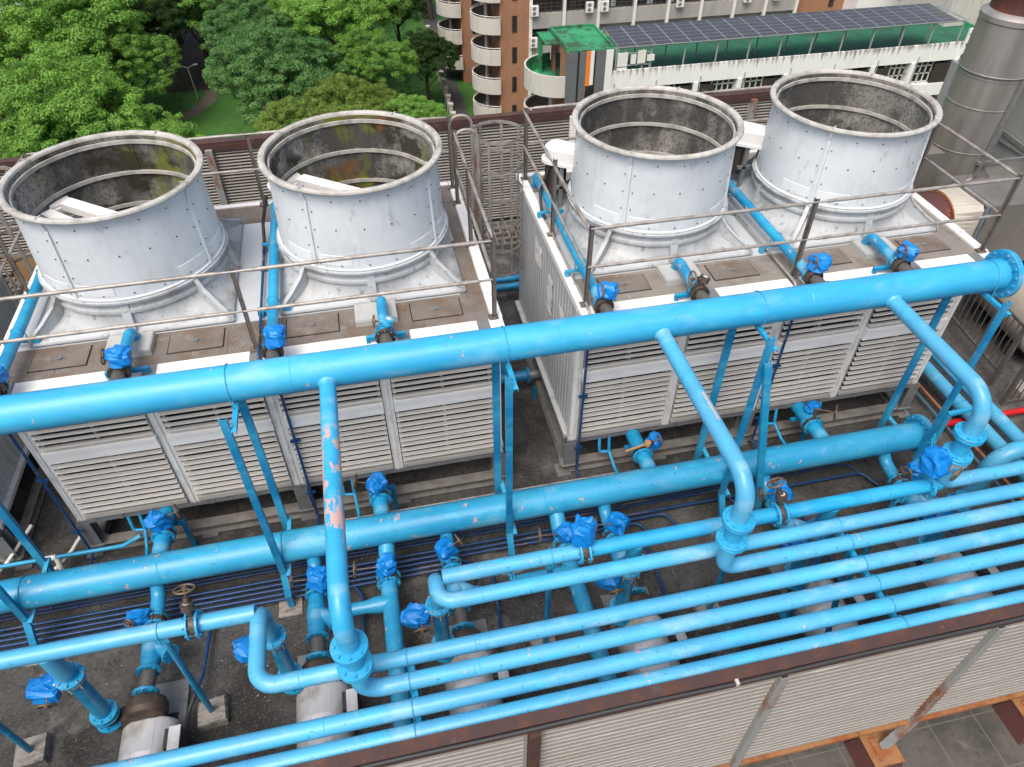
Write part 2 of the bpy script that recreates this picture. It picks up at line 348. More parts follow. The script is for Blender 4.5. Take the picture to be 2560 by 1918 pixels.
def parapet_mat():
    """white wall with black rain streaks running down from its top edge (object z = 0 is the top)"""
    m = mat('streaked_white_wall', (0.72, 0.735, 0.74), 0.75, 0, [((0.5, 0.5, 0.5), 0.8, 0.5, 0.75, (1, 1, 0.3), 0.35)])
    t = m.node_tree
    N, L = t.nodes, t.links
    p = N['Principled BSDF']
    src = p.inputs['Base Color'].links[0].from_socket
    tc = N.new('ShaderNodeTexCoord')
    mp = N.new('ShaderNodeMapping')
    mp.inputs['Scale'].default_value = (2.6, 1, 0.22)
    L.new(tc.outputs['Object'], mp.inputs[0])
    nz = N.new('ShaderNodeTexNoise')
    nz.inputs['Scale'].default_value = 1.3
    nz.inputs['Detail'].default_value = 6
    L.new(mp.outputs[0], nz.inputs['Vector'])
    sx = N.new('ShaderNodeSeparateXYZ')
    L.new(tc.outputs['Object'], sx.inputs[0])
    fall = N.new('ShaderNodeMapRange')
    fall.inputs['From Min'].default_value = 14.75 - 1.3
    fall.inputs['From Max'].default_value = 14.75
    fall.inputs['To Min'].default_value = -0.2
    fall.inputs['To Max'].default_value = 0.1
    L.new(sx.outputs[2], fall.inputs[0])
    ad = N.new('ShaderNodeMath')
    L.new(nz.outputs[0], ad.inputs[0])
    L.new(fall.outputs[0], ad.inputs[1])
    rp = N.new('ShaderNodeMapRange')
    rp.inputs['From Min'].default_value = 0.51
    rp.inputs['From Max'].default_value = 0.66
    rp.inputs['To Max'].default_value = 0.8
    L.new(ad.outputs[0], rp.inputs[0])
    mx = N.new('ShaderNodeMix')
    mx.data_type = 'RGBA'
    L.new(rp.outputs[0], mx.inputs[0])
    L.new(src, mx.inputs[6])
    mx.inputs[7].default_value = (0.13, 0.11, 0.11, 1)
    L.new(mx.outputs[2], p.inputs['Base Color'])
    return m
M['streaks'] = parapet_mat()

def leaf_mat(name, a, b, c):
    m, t, p = new_mat(name)
    N, L = t.nodes, t.links
    g = N.new('ShaderNodeNewGeometry')
    tc = N.new('ShaderNodeTexCoord')
    nz = N.new('ShaderNodeTexNoise')
    nz.inputs['Scale'].default_value = 0.45
    nz.inputs['Detail'].default_value = 3
    L.new(tc.outputs['Object'], nz.inputs['Vector'])
    mr = N.new('ShaderNodeMapRange')
    mr.inputs['From Min'].default_value = 0.38
    mr.inputs['From Max'].default_value = 0.64
    L.new(nz.outputs[0], mr.inputs[0])
    m1 = N.new('ShaderNodeMix'); m1.data_type = 'RGBA'
    L.new(mr.outputs[0], m1.inputs[0])
    m1.inputs[6].default_value = (*a, 1); m1.inputs[7].default_value = (*b, 1)
    m2 = N.new('ShaderNodeMix'); m2.data_type = 'RGBA'
    mr2 = N.new('ShaderNodeMapRange')
    mr2.inputs['To Max'].default_value = 0.7
    L.new(g.outputs['Random Per Island'], mr2.inputs[0])
    L.new(mr2.outputs[0], m2.inputs[0])
    L.new(m1.outputs[2], m2.inputs[6]); m2.inputs[7].default_value = (*c, 1)
    L.new(m2.outputs[2], p.inputs['Base Color'])
    p.inputs['Roughness'].default_value = 0.55
    p.inputs['Specular IOR Level'].default_value = 0.25
    tr = N.new('ShaderNodeBsdfTranslucent')
    L.new(m2.outputs[2], tr.inputs[0])
    ms = N.new('ShaderNodeMixShader')
    ms.inputs[0].default_value = 0.4
    L.new(p.outputs[0], ms.inputs[1]); L.new(tr.outputs[0], ms.inputs[2])
    L.new(ms.outputs[0], N['Material Output'].inputs['Surface'])
    return m
M['leaf_bright'] = leaf_mat('bright_leaves', (0.10, 0.26, 0.035), (0.18, 0.39, 0.06), (0.31, 0.52, 0.12))
M['leaf_mid'] = leaf_mat('mid_green_leaves', (0.075, 0.205, 0.03), (0.14, 0.31, 0.05), (0.24, 0.42, 0.09))
M['leaf_blue'] = leaf_mat('blue_green_leaves', (0.055, 0.17, 0.05), (0.11, 0.25, 0.075), (0.18, 0.34, 0.11))
M['leaf_olive'] = leaf_mat('olive_leaves', (0.10, 0.175, 0.025), (0.17, 0.28, 0.05), (0.29, 0.40, 0.10))
M['leaf_dark'] = leaf_mat('dark_leaves', (0.015, 0.05, 0.012), (0.03, 0.075, 0.015), (0.05, 0.10, 0.02))

# ---------------------------------------------------------------- mesh helpers
OFF = {}
def frame(d):
    d = Vector(d).normalized()
    a = Vector((0, 0, 1)) if abs(d.z) < 0.9 else Vector((1, 0, 0))
    u = d.cross(a).normalized()
    return u, u.cross(d).normalized() * 1.0, d

class MB:
    def __init__(s):
        s.v, s.f, s.s, s.m, s.cur, s.fl = [], [], [], [], 0, []
    def face(s, pts, sm=False):
        n = len(s.v)
        s.v += [tuple(p) for p in pts]
        s.f.append(tuple(range(n, n + len(pts)))); s.s.append(sm); s.m.append(s.cur)
    def bx(s, x0, x1, y0, y1, z0, z1, Mx=None, c=None):
        n = len(s.v)
        P = [(x, y, z) for x in (x0, x1) for y in (y0, y1) for z in (z0, z1)]
        if Mx is not None:
            cc = Vector(c or (0, 0, 0))
            P = [tuple(Mx @ Vector(p) + cc) for p in P]
        s.v += P
        for q in ((0, 1, 3, 2), (4, 6, 7, 5), (0, 4, 5, 1), (2, 3, 7, 6), (0, 2, 6, 4), (1, 5, 7, 3)):
            s.f.append(tuple(n + i for i in q)); s.s.append(False); s.m.append(s.cur)
    def beam(s, p, q, w, h, up=(0, 0, 1)):
        p, q = Vector(p), Vector(q)
        d = (q - p); l = d.length; d.normalize()
        u = Vector(up)
        if abs(d.dot(u)) > 0.95: u = Vector((0, 1, 0))
        a = d.cross(u).normalized(); b = a.cross(d)
        Mx = Matrix((a, d, b)).transposed()
        s.bx(-w / 2, w / 2, 0, l, -h / 2, h / 2, Mx, p)
    def grid(s, rows, closed=True, sm=True):
        n = len(s.v); k = len(rows[0])
        for r in rows: s.v += [tuple(p) for p in r]
        for i in range(len(rows) - 1):
            for j in range(k if closed else k - 1):
                a = n + i * k + j; b = n + i * k + (j + 1) % k
                s.f.append((a, b, b + k, a + k)); s.s.append(sm); s.m.append(s.cur)
    def tube(s, pts, r, n=16, caps=True):
        pts = [Vector(p) for p in pts]
        rr = r if isinstance(r, (list, tuple)) else [r] * len(pts)
        T = []
        for i in range(len(pts)):
            a = pts[i] - pts[i - 1] if i else pts[1] - pts[0]
            b = pts[i + 1] - pts[i] if i < len(pts) - 1 else a
            T.append((a.normalized() + b.normalized()).normalized())
        u, w, _ = frame(T[0])
        rows = []
        for i, p in enumerate(pts):
            if i:
                u = (u - T[i] * u.dot(T[i])).normalized()
            w = T[i].cross(u)
            rows.append([p + (u * math.cos(2 * PI * j / n) + w * math.sin(2 * PI * j / n)) * rr[i] for j in range(n)])
        s.grid(rows)
        if caps:
            s.face(rows[0][::-1]); s.face(rows[-1])
    def lathe(s, prof, o, d, n=32, closed=False, sharp=32, a0=0, a1=2 * PI):
        """prof: list of (radius, height along d)"""
        o = Vector(o); u, w, d = frame(d)
        full = abs(a1 - a0 - 2 * PI) < 1e-6
        k = n if full else n + 1
        def ring(r, h):
            return [o + d * h + (u * math.cos(a0 + (a1 - a0) * j / n) + w * math.sin(a0 + (a1 - a0) * j / n)) * r for j in range(k)]
        seg = [prof[0]]
        def flush(sg):
            if len(sg) > 1: s.grid([ring(*q) for q in sg], closed=full)
        P = list(prof) + ([prof[0]] if closed else [])
        seg = [P[0]]
        for i in range(1, len(P)):
            seg.append(P[i])
            if i < len(P) - 1:
                a = Vector((P[i][0] - P[i - 1][0], P[i][1] - P[i - 1][1])); b = Vector((P[i + 1][0] - P[i][0], P[i + 1][1] - P[i][1]))
                if a.length > 1e-9 and b.length > 1e-9 and a.angle(b) > R(sharp):
                    flush(seg); seg = [P[i]]
        flush(seg)
    def cyl(s, p, q, r, n=12, r2=None):
        p, q = Vector(p), Vector(q); l = (q - p).length
        r2 = r if r2 is None else r2
        s.lathe([(0.0005, 0), (r, 0), (r2, l), (0.0005, l)], p, q - p, n)
    def torus(s, c, d, Rr, r, n=24, k=8, a0=0, a1=2 * PI):
        c = Vector(c); u, w, d = frame(d)
        full = abs(a1 - a0 - 2 * PI) < 1e-6
        pts = [c + (u * math.cos(a0 + (a1 - a0) * j / n) + w * math.sin(a0 + (a1 - a0) * j / n)) * Rr for j in range(n + 1)]
        s.tube(pts, r, k, caps=not full)
    def bolts(s, c, d, Rr, n, r, h, ph=0.0):
        c = Vector(c); u, w, dn = frame(d)
        for j in range(n):
            a = 2 * PI * (j + ph) / n
            p = c + (u * math.cos(a) + w * math.sin(a)) * Rr
            s.cyl(p, p + dn * h, r, 6)
    def flange(s, c, d, Ro, th=0.03, nb=8, both=True, br=0.012):
        c = Vector(c); dn = Vector(d).normalized()
        s.fl.append((len(s.v), len(s.f)))
        b = th * 0.12
        s.lathe([(0.001, -th / 2), (Ro - b, -th / 2), (Ro, -th / 2 + b), (Ro, th / 2 - b), (Ro - b, th / 2), (0.001, th / 2)], c, dn, 32)
        rb = Ro - br * 2.2
        s.bolts(c + dn * th / 2, dn, rb, nb, br, br * 1.5)
        if both: s.bolts(c - dn * th / 2, -dn, rb, nb, br, br * 1.5)
    def blob(s, c, sx, sy, sz, seed, n=13, k=9, jit=0.26):
        rnd = random.Random(seed)
        c = Vector(c); rows = []
        rot = Matrix.Rotation(rnd.uniform(0, 6), 3, 'Z') @ Matrix.Rotation(rnd.uniform(-.4, .4), 3, 'X')
        off = Vector((rnd.uniform(0, 50), rnd.uniform(0, 50), 0))
        for i in range(k + 1):
            th = PI * i / k; row = []
            for j in range(n):
                ph = 2 * PI * j / n
                d = Vector((math.sin(th) * math.cos(ph), math.sin(th) * math.sin(ph), math.cos(th)))
                # boxy bag: superellipsoid pushed by noise
                q = Vector([math.copysign(abs(t) ** 0.62, t) for t in d])
                f = (1 + jit * noise.noise(d * 2.1 + off) * 1.6 + .10 * noise.noise(d * 5.5 + off)) * (.86 if th > 2.2 else 1)
                q = rot @ (q * f)
                row.append(c + Vector((q.x * sx, q.y * sy, q.z * sz)))
            rows.append(row)
        s.grid(rows, sm=False)
    def build(s, name, m, parent=None, loc=None):
        if name.endswith('flange') and len(s.fl) > 1 and parent is not None and s.fl[0][0] == 0:
            ends = s.fl[1:] + [(len(s.v), len(s.f))]
            o = None
            for (v0, f0), (v1, f1) in zip(s.fl, ends):
                q = MB(); q.v = s.v[v0:v1]; q.f = [tuple(i - v0 for i in f) for f in s.f[f0:f1]]; q.s = s.s[f0:f1]; q.m = s.m[f0:f1]
                o = q.build(name, m, parent)
            return o
        me = bpy.data.meshes.new(name)
        if parent is not None:
            off = OFF[parent.name]
        elif loc is not None:
            off = Vector(loc)
        else:
            xs = [p[0] for p in s.v]; ys = [p[1] for p in s.v]; zs = [p[2] for p in s.v]
            off = Vector(((min(xs) + max(xs)) / 2, (min(ys) + max(ys)) / 2, min(zs)))
        me.from_pydata([(p[0] - off.x, p[1] - off.y, p[2] - off.z) for p in s.v], [], s.f)
        me.polygons.foreach_set('use_smooth', s.s)
        for k in (m if isinstance(m, tuple) else (m,)): me.materials.append(M[k])
        if isinstance(m, tuple): me.polygons.foreach_set('material_index', s.m)
        me.update()
        o = bpy.data.objects.new(name, me)
        COL.objects.link(o)
        OFF[o.name] = off
        if parent is not None: o.parent = parent
        else: o.location = off
        return o

def tag(o, label=None, cat=None, group=None, kind=None):
    if label: o['label'] = label
    if cat: o['category'] = cat
    if group: o['group'] = group
    if kind: o['kind'] = kind
    return o

def thing(name, loc, label, cat, group=None):
    o = bpy.data.objects.new(name, None)
    o.empty_display_size = 0.2
    COL.objects.link(o)
    o.location = loc
    OFF[o.name] = Vector(loc)
    return tag(o, label, cat, group)

def copy_tree(o, parent=None):
    c = o.copy(); COL.objects.link(c)
    if parent is not None: c.parent = parent
    OFF[c.name] = OFF[o.name].copy()
    for ch in [q for q in o.children]: copy_tree(ch, c)
    return c

def struct(name, mb, m):
    o = mb.build(name, m)
    o['kind'] = 'structure'
    return o

def fillet(P, rad, n=8):
    """polyline with its corners rounded at radius rad"""
    P = [Vector(p) for p in P]
    out = [P[0]]
    for i in range(1, len(P) - 1):
        a = (P[i - 1] - P[i]); b = (P[i + 1] - P[i])
        la, lb = a.length, b.length
        a.normalize(); b.normalize()
        ang = a.angle(b)
        if ang > PI - 0.02: out.append(P[i]); continue
        t = min(rad / math.tan(ang / 2), la * 0.49 if i > 1 else la * 0.98, lb * 0.49 if i < len(P) - 2 else lb * 0.98)
        rr = t * math.tan(ang / 2)
        bis = (a + b).normalized()
        c = P[i] + bis * (rr / math.sin(ang / 2))
        s0 = P[i] + a * t - c; s1 = P[i] + b * t - c
        tot = s0.angle(s1); ax = s0.cross(s1).normalized()
        for k in range(n + 1):
            out.append(c + Matrix.Rotation(tot * k / n, 3, ax) @ s0)
    out.append(P[-1])
    return out

def wheel(mb, c, d, Rr, r=0.008, spokes=3):
    mb.torus(c, d, Rr, r * 1.35, 24, 8)
    c = Vector(c); u, w, dn = frame(d)
    for k in range(spokes):
        a = 2 * PI * k / spokes + 0.4
        mb.tube([c, c + (u * math.cos(a) + w * math.sin(a)) * Rr], r, 6)
    mb.cyl(c - dn * 0.015, c + dn * 0.02, r * 2.6, 10)


# ---------------------------------------------------------------- the setting
GZ = -30.0
b = MB(); b.bx(-300, 400, 20, 600, GZ - 1, GZ); struct('ground', b, 'grass')
b = MB(); b.bx(-19, 15, 2.75, 13.45, -30, 0); struct('roof', b, 'roof')
b = MB(); b.bx(15, 22, 2.75, 13.45, -30, -0.004); struct('roof_side', b, 'roof')
b = MB(); b.bx(-19, 22, -9, 2.749, -31, -1.12); struct('terrace', b, 'terrace')
b = MB()
b.face([(11.6, 83, GZ + .004), (13.8, 83, GZ + .004), (13.9, 104, GZ + .004), (12.2, 104, GZ + .004)])
b.face([(12.2, 104, GZ + .004), (13.9, 104, GZ + .004), (15.8, 140, GZ + .004), (13.2, 140, GZ + .004)])
b.face([(11.6, 50, GZ + .004), (13.8, 50, GZ + .004), (13.8, 83, GZ + .004), (11.6, 83, GZ + .004)])
struct('lane', b, 'asphalt')
b = MB()
pp = [(-24, 92.5), (-20.3, 95.2), (-18.2, 99.5), (-18.0, 106), (-19.5, 118)]
for i in range(4):
    (xa, ya), (xb, yb) = pp[i], pp[i + 1]
    b.face([(xa - .8, ya + .5, GZ + .004), (xa + .9, ya - .5, GZ + .004), (xb + .9, yb - .5 if i < 2 else yb, GZ + .004), (xb - .8, yb + .5 if i < 2 else yb, GZ + .004)])
struct('path', b, 'path')
b = MB(); b.face([(-24, 103, GZ + .008), (-9, 103, GZ + .008), (-6, 130, GZ + .008), (-30, 130, GZ + .008)]); struct('dark_ground', b, 'ground_dark')  # sheet of darker ground around the lamp gap

# ---------------------------------------------------------------- cooling towers
UW, Y0, Y1, ZT, ZB = 5.38, 6.42, 9.68, 3.0, 0.72
CY, SR = 8.08, 0.96
def RB(z): return 0.998 - (z - 3.46) / 0.82 * 0.036      # drum radius, slightly wider at the foot

def stack_base_mesh(cx, cy):
    b = MB(); n = 96; rows = []
    h0, h1 = 3.015, 3.42
    hs = 1.07
    for i, t in enumerate((0, 0.02, 0.12, 0.25, 0.4, 0.55, 0.7, 0.85, 1.0)):
        z = h0 + (h1 - h0) * (0.0 if i == 0 else t)
        if i == 1: z = h0 + 0.035
        k = 0 if i < 2 else (1 - (1 - t) ** 4.6)
        row = []
        for j in range(n):
            a = 2 * PI * j / n
            c, s = math.cos(a), math.sin(a)
            rs = hs / max(abs(c), abs(s))
            r = rs * (1 - k) + 1.0 * k
            row.append((cx + c * r, cy + s * r, z))
        rows.append(row)
    b.grid(rows)
    b.lathe([(0.99, 3.25), (1.025, 3.265), (1.032, 3.29), (1.025, 3.315), (0.99, 3.33)], (cx, cy, 0), (0, 0, 1), 72)
    b.lathe([(0.99, 3.40), (1.045, 3.408), (1.045, 3.432), (0.99, 3.44)], (cx, cy, 0), (0, 0, 1), 72)
    # pressed vertical ribs and corner stiffener plates
    for a in (0, 90, 180, 270):
        c, s = math.cos(R(a)), math.sin(R(a))
        b.beam((cx + c * 1.06, cy + s * 1.06, 3.06), (cx + c * .975, cy + s * .975, 3.41), 0.09, 0.05)
    for a in (45, 135, 225, 315):
        c, s = math.cos(R(a)), math.sin(R(a))
        u = Vector((-s, c, 0)) * 0.012
        P = [Vector((cx + c * q, cy + s * q, z)) for q, z in ((.99, 3.44), (1.05, 3.40), (1.12, 3.31), (1.30, 3.19), (1.48, 3.10), (1.515, 3.03), (1.49, 3.012), (1.0, 3.012))]
        for k in range(5): b.beam(P[k] - u * .2, P[k + 1] - u * .2, .05, .008, (0, 0, 1))
        for k in range(7): b.face([P[k] + u, P[k + 1] + u, P[7] + u]); b.face([P[k + 1] - u, P[k] - u, P[7] - u])
        for k in range(8):
            q, w = P[k], P[(k + 1) % 8]
            b.face([q + u, q - u, w - u, w + u])
        for k in range(4):
            f = 1.13 + 0.08 * k
            b.bolts(Vector((cx + c * f, cy + s * f, 3.21 - .034 * k)) + u, u, 0.001, 1, 0.010, 0.006)
            b.bolts(Vector((cx + c * f, cy + s * f, 3.21 - .034 * k)) - u, -u, 0.001, 1, 0.010, 0.006)
    return b

def fan_stack(tower, cx, inside, blades, seam0):
    cy = CY
    b = MB()
    b.lathe([(1.02, 3.442), (1.02, 3.455), (RB(3.46), 3.46), (RB(3.7), 3.7), (RB(4.0), 4.0), (RB(4.2), 4.2), (SR + .006, 4.28), (SR + .03, 4.36), (SR + .052, 4.385)], (cx, cy, 0), (0, 0, 1), 96)
    for k in range(4):
        a = R(seam0 + 90 * k); c, s = math.cos(a), math.sin(a)
        b.beam((cx + c * (RB(3.46) + .006), cy + s * (RB(3.46) + .006), 3.46), (cx + c * (RB(4.26) + .006), cy + s * (RB(4.26) + .006), 4.26), 0.035, 0.03, (c, s, 0))
        b.beam((cx + c * (SR + .006), cy + s * (SR + .006), 4.26), (cx + c * (SR + .05), cy + s * (SR + .05), 4.39), 0.035, 0.02, (c, s, 0))
    b.cur = 1
    for k in range(4):
        for dz in range(4):
            for sgn in (-1, 1):
                a = R(seam0 + 90 * k + sgn * 3.4); c, s = math.cos(a), math.sin(a)
                rq = RB(3.50 + dz * 0.215); p = Vector((cx + c * rq, cy + s * rq, 3.50 + dz * 0.215))
                b.cyl(p, p + Vector((c, s, 0)) * 0.007, 0.0085, 6)
    for zz in (3.50, 3.95, 4.29):
        for k in range(20):
            if k % 5 == 0: continue
            a = R(seam0 + 18 * k); c, s = math.cos(a), math.sin(a)
            rr = RB(zz) if zz < 4.2 else SR + .008
            p = Vector((cx + c * rr, cy + s * rr, zz))
            b.cyl(p, p + Vector((c, s, 0)) * 0.007, 0.009, 6)
    st = b.build('fan_stack', ('white', 'bolt'), tower)
    for k in range(4):
        for da in (-14, 14):
            a0 = R(seam0 + 90 * k + da - 11); a1 = a0 + R(22)
            b = MB(); b.grid([[(cx + math.cos(a0 + (a1 - a0) * q / 10) * rr, cy + math.sin(a0 + (a1 - a0) * q / 10) * rr, zz) for q in range(11)] for rr, zz in ((RB(3.5) - .003, 3.50), (RB(3.5) + .004, 3.50), (RB(3.625) + .004, 3.625), (RB(3.63) - .003, 3.63))], closed=False, sm=False)
            b.build('cover_plate', 'cover', st)
    b = MB()
    ro = SR + .08
    b.lathe([(SR + .045, 4.38), (ro - .01, 4.39), (ro, 4.41), (ro - .006, 4.43), (ro - .035, 4.443), (SR + .03, 4.441), (SR + .008, 4.431), (SR - .002, 4.415), (SR - .004, 4.37)], (cx, cy, 0), (0, 0, 1), 96)
    for k in range(4):
        a = R(seam0 + 90 * k); c, s = math.cos(a), math.sin(a)
        b.beam((cx + c * (SR - .02), cy + s * (SR + .01), 4.44), (cx + c * (ro - .01), cy + s * (ro - .01), 4.44), 0.014, 0.02)
    b.build('rim', 'lip', st)
    b = MB()
    b.lathe([(SR - .008, 4.405), (SR - .012, 3.7), (SR - .015, 3.44), (SR - .05, 3.1), (SR - .05, 2.4)], (cx, cy, 0), (0, 0, 1), 96)
    for k in range(4):
        a = R(seam0 + 90 * k + 24); c, s = math.cos(a), math.sin(a)
        b.beam((cx + c * (SR - .014), cy + s * (SR - .014), 3.0), (cx + c * (SR - .014), cy + s * (SR - .014), 4.33), 0.12, 0.012, (c, s, 0))
    b.build('inner_lining', inside, st)
    for zz in (4.335, 3.95, 3.54):
        b = MB(); rr = SR - .024
        rows = []
        n = 48
        skip = n - 2 if zz == 3.93 else n
        for k in range(skip + 1):
            a = R(seam0 + 40) + 2 * PI * k / n; rq = rr + (.004 if k % 4 == 2 else 0)
            rows.append([(cx + math.cos(a) * q, cy + math.sin(a) * q, z_) for q, z_ in ((rq + .012, zz - .022), (rq - .01, zz - .022), (rq - .01, zz + .022), (rq + .012, zz + .022))])
        b.grid(rows, sm=False); b.build('inner_ring', 'lip', st)
    b = MB(); b.lathe([(0.001, 2.5), (SR - .03, 2.5)], (cx, cy, 0), (0, 0, 1), 48); b.build('stack_floor', 'black', st)
    b = MB()
    hz = 3.05
    b.cyl((cx, cy, 2.6), (cx, cy, hz + .1), 0.16, 24)
    for k in range(8):
        Mx = Matrix.Rotation(2 * PI * k / 8 + .3, 3, 'Z') @ Matrix.Rotation(R(24), 3, 'X')
        b.bx(0.12, 0.84, -0.10, 0.10, -0.008, 0.008, Mx, (cx, cy, hz))
    b.build('fan', 'galv_dirty', st)
    if blades:
        f = MB()
        ax, ay, az = cx - .66, cy + .40, 3.90
        f.beam((ax, ay, az), (cx + .22, cy - .28, az), 0.15, 0.09)
        f.beam((ax - .17, ay - .19, az - .02), (cx - .06, cy - .48, az - .02), 0.13, 0.10)
        f.beam((cx - .20, cy - .46, az - .005), (cx + .30, cy - .30, az - .005), 0.16, 0.085)
        f.beam((ax - .2, ay - .12, az - .06), (ax + .1, ay + .12, az - .06), 0.05, 0.06)
        f.build('bearing_beam', 'trim', st)
    return st

def cooling_tower(x0, label, insides, blades, posters=False, plate='plate'):
    x1 = x0 + UW
    t = thing('cooling_tower', (x0, Y0, 0), label, 'cooling tower', 'cooling towers in a row on the roof')
    b = MB(); b.bx(x0 + .12, x1 - .12, Y0 + .16, Y1 - .05, ZB + .03, 2.90); b.build('dark_core', 'black', t)  # black core painted in for the shade behind the louvers
    # corrugated side walls
    for sx, xx in ((-1, x0), (1, x1)):
        b = MB(); rows0, rows1 = [], []
        y = Y0 + .12
        pitch = 0.078; k = 0
        while y < Y1:
            d = (0, 0, .018, .018)[k % 4]
            rows0.append((xx + sx * (d - .03), y, ZB)); rows1.append((xx + sx * (d - .03), y, 2.92))
            y += (0.026, 0.012, 0.075, 0.012)[k % 4]; k += 1
        b.grid([rows0, rows1], closed=False, sm=False)
        b.bx(xx - .055, xx + .055, Y0 + .12, Y1, ZB - .06, ZB)
        b.build('side_panel', 'panel', t)
    b = MB(); b.bx(x0 + .03, x1 - .03, Y1 - .045, Y1, ZB, 2.95); b.build('back_panel', 'panel', t)
    # frame posts
    for xa, xb in ((x0 - .01, x0 + .10), (x1 - .10, x1 + .01), (x0 + 1.33, x0 + 1.45), (x0 + UW / 2 - .07, x0 + UW / 2 + .07), (x1 - 1.45, x1 - 1.33)):
        b = MB(); b.bx(xa, xb, Y0 + .03, Y0 + .14, ZB - .02, 2.9)
        xm = (xa + xb) / 2
        b.bx(xm - .012, xm + .012, Y0 + .018, Y0 + .032, ZB - .02, 2.88)
        b.build('frame_post', 'post', t)
    bays = [(x0 + .11, x0 + 1.32), (x0 + 1.46, x0 + UW / 2 - .08), (x0 + UW / 2 + .08, x1 - 1.46), (x1 - 1.32, x1 - .11)]
    for xa, xb in bays:
        b = MB()
        zs = [2.72, 2.62, 2.52, 2.42, 2.325, 2.235, 2.145, 2.055] + [1.735 - .0925 * i for i in range(10)]
        for i, z in enumerate(zs):
            zz = z + random.Random(int(z * 1000) + int(xa * 77)).uniform(-.006, .006)
            yi = .010 if z > 2 else .017
            P = [(Y0 + yi, zz + (yi + .02) * .45 - .008), (Y0 - .020, zz - .008), (Y0 - .024, zz - .020), (Y0 - .012, zz - .022), (Y0 + yi, zz + (yi + .02) * .45 - .018)]
            b.cur = 0
            b.grid([[(xa, *p) for p in P[:2]], [(xb, *p) for p in P[:2]]], closed=False, sm=False)
            b.grid([[(xa, *p) for p in P[2:]], [(xb, *p) for p in P[2:]]], closed=False, sm=False)
            b.cur = 1; b.grid([[(xa, *p) for p in P[1:3]], [(xb, *p) for p in P[1:3]]], closed=False, sm=False); b.cur = 0
            b.face([(xa, *p) for p in P]); b.face([(xb, *p) for p in P][::-1])
        for xm in (xa + .02, (xa + xb) / 2, xb - .02):
            b.bx(xm - .016, xm + .016, Y0 + .05, Y0 + .12, ZB, 2.85)
        b.bx(xa, xb, Y0 - .005, Y0 + .11, 0.74, 0.80)
        lv = b.build('louver_bank', ('louver', 'louver_lip_lit'), t)
        b = MB(); b.bx(xa - .005, xb + .005, Y0 - .016, Y0 + .10, 1.795, 1.93); b.bx(xa - .005, xb + .005, Y0 - .03, Y0 + .10, 1.935, 1.985); b.build('white_band', 'trim', lv)
    b = MB(); b.bx(x0 - .03, x1 + .03, Y0 + .01, Y0 + .12, ZB - .08, ZB - .022)
    for i in range(9):
        xx = x0 + .5 + i * .55
        b.bx(xx - .025, xx + .025, Y0 - .006, Y0 + .02, ZB - .07, ZB)
    b.build('sill_channel', 'galv', t)
    # steel legs and sole beams
    for yy in (Y0 + .08, Y1 - .1):
        for xx in (x0 + .02, x0 + UW / 2, x1 - .02):
            b = MB()
            b.bx(xx - .085, xx + .085, yy - .075, yy - .063, .2, ZB - .081); b.bx(xx - .085, xx + .085, yy + .063, yy + .075, .2, ZB - .081)
            b.bx(xx - .008, xx + .008, yy - .0625, yy + .0625, .2, ZB - .081)
            b.bx(xx - .11, xx + .11, yy - .1, yy + .1, .187, .2)
            b.build('leg', 'galv', t)
        b = MB()
        for zz in (.03, .175): b.bx(x0 - .1, x1 + .1, yy - .075, yy + .075, zz, zz + .012)
        b.bx(x0 - .1, x1 + .1, yy - .006, yy + .006, .042, .175)
        b.build('sole_beam', 'galv_dirty', t)
    for xx in (x0 + .02, x0 + UW / 2, x1 - .02):
        b = MB(); b.bx(xx - .06, xx + .06, Y0 + .165, Y1 - .185, .165, .177); b.bx(xx - .06, xx + .06, Y0 + .165, Y1 - .185, .035, .047); b.bx(xx - .006, xx + .006, Y0 + .165, Y1 - .185, .047, .165)
        b.build('cross_beam', 'galv_dirty', t)
    for yy in (Y0 + .08, Y1 - .1):
        for xx in (x0 - .05, x0 + 1.4, x0 + UW / 2, x1 - 1.4, x1 + .05):
            b = MB(); b.bx(xx - .1, xx + .1, yy - .12, yy + .12, 0, .029); b.build('bearing_pad', 'galv', t)
    # top deck
    b = MB(); b.bx(x0, x1, Y0 + .02, Y1, 2.90, 2.995); b.build('deck_sheet', 'sheet', t)
    b = MB(); b.bx(x0 - .03, x1 + .03, Y0 - .14, Y0 + .025, 2.935, 3.01); b.cur = 1; b.bx(x0 - .03, x1 + .03, Y0 - .1405, Y0 - .139, 2.955, 2.985)
    for xm in (x0 + .2, x0 + 1.6, x0 + 2.69, x1 - 1.1, x1 - .2): b.bx(xm - .07, xm + .07, Y0 - .142, Y0 + .02, 3.011, 3.016)
    b.build('front_trim', ('trim', 'galv'), t)
    b = MB(); b.bx(x0 - .03, x1 + .03, Y0 - .20, Y0 - .142, 2.885, 2.955); b.build('drip_edge', 'trim', t)
    for xa, xb in ((x0 - .035, x0 + .09), (x1 - .09, x1 + .035)):
        b = MB(); b.bx(xa, xb, Y0 + .028, Y1 + .03, 2.93, 3.022)
        for i in range(9): b.cyl((xa + .06, Y0 + .2 + i * .36, 3.022), (xa + .06, Y0 + .2 + i * .36, 3.03), .012, 6)
        for i in range(3): b.torus((xa + .05, Y0 + .45 + i * 1.2, 3.05), (0.6, 1, 0), 0.028, 0.005, 12, 6)
        b.build('side_trim', 'trim', t)
    b = MB(); b.bx(x0 + .1, x1 - .1, Y1 - .06, Y1 + .03, 2.93, 3.02); b.build('back_trim', 'trim', t)
    def plate_bx(xa, xb, ya, yb):
        b = MB(); b.bx(xa, xb, ya, yb, 2.996, 3.004); b.build('deck_plate', plate, t)
    c1, c2 = x0 + 1.355, x0 + 4.01
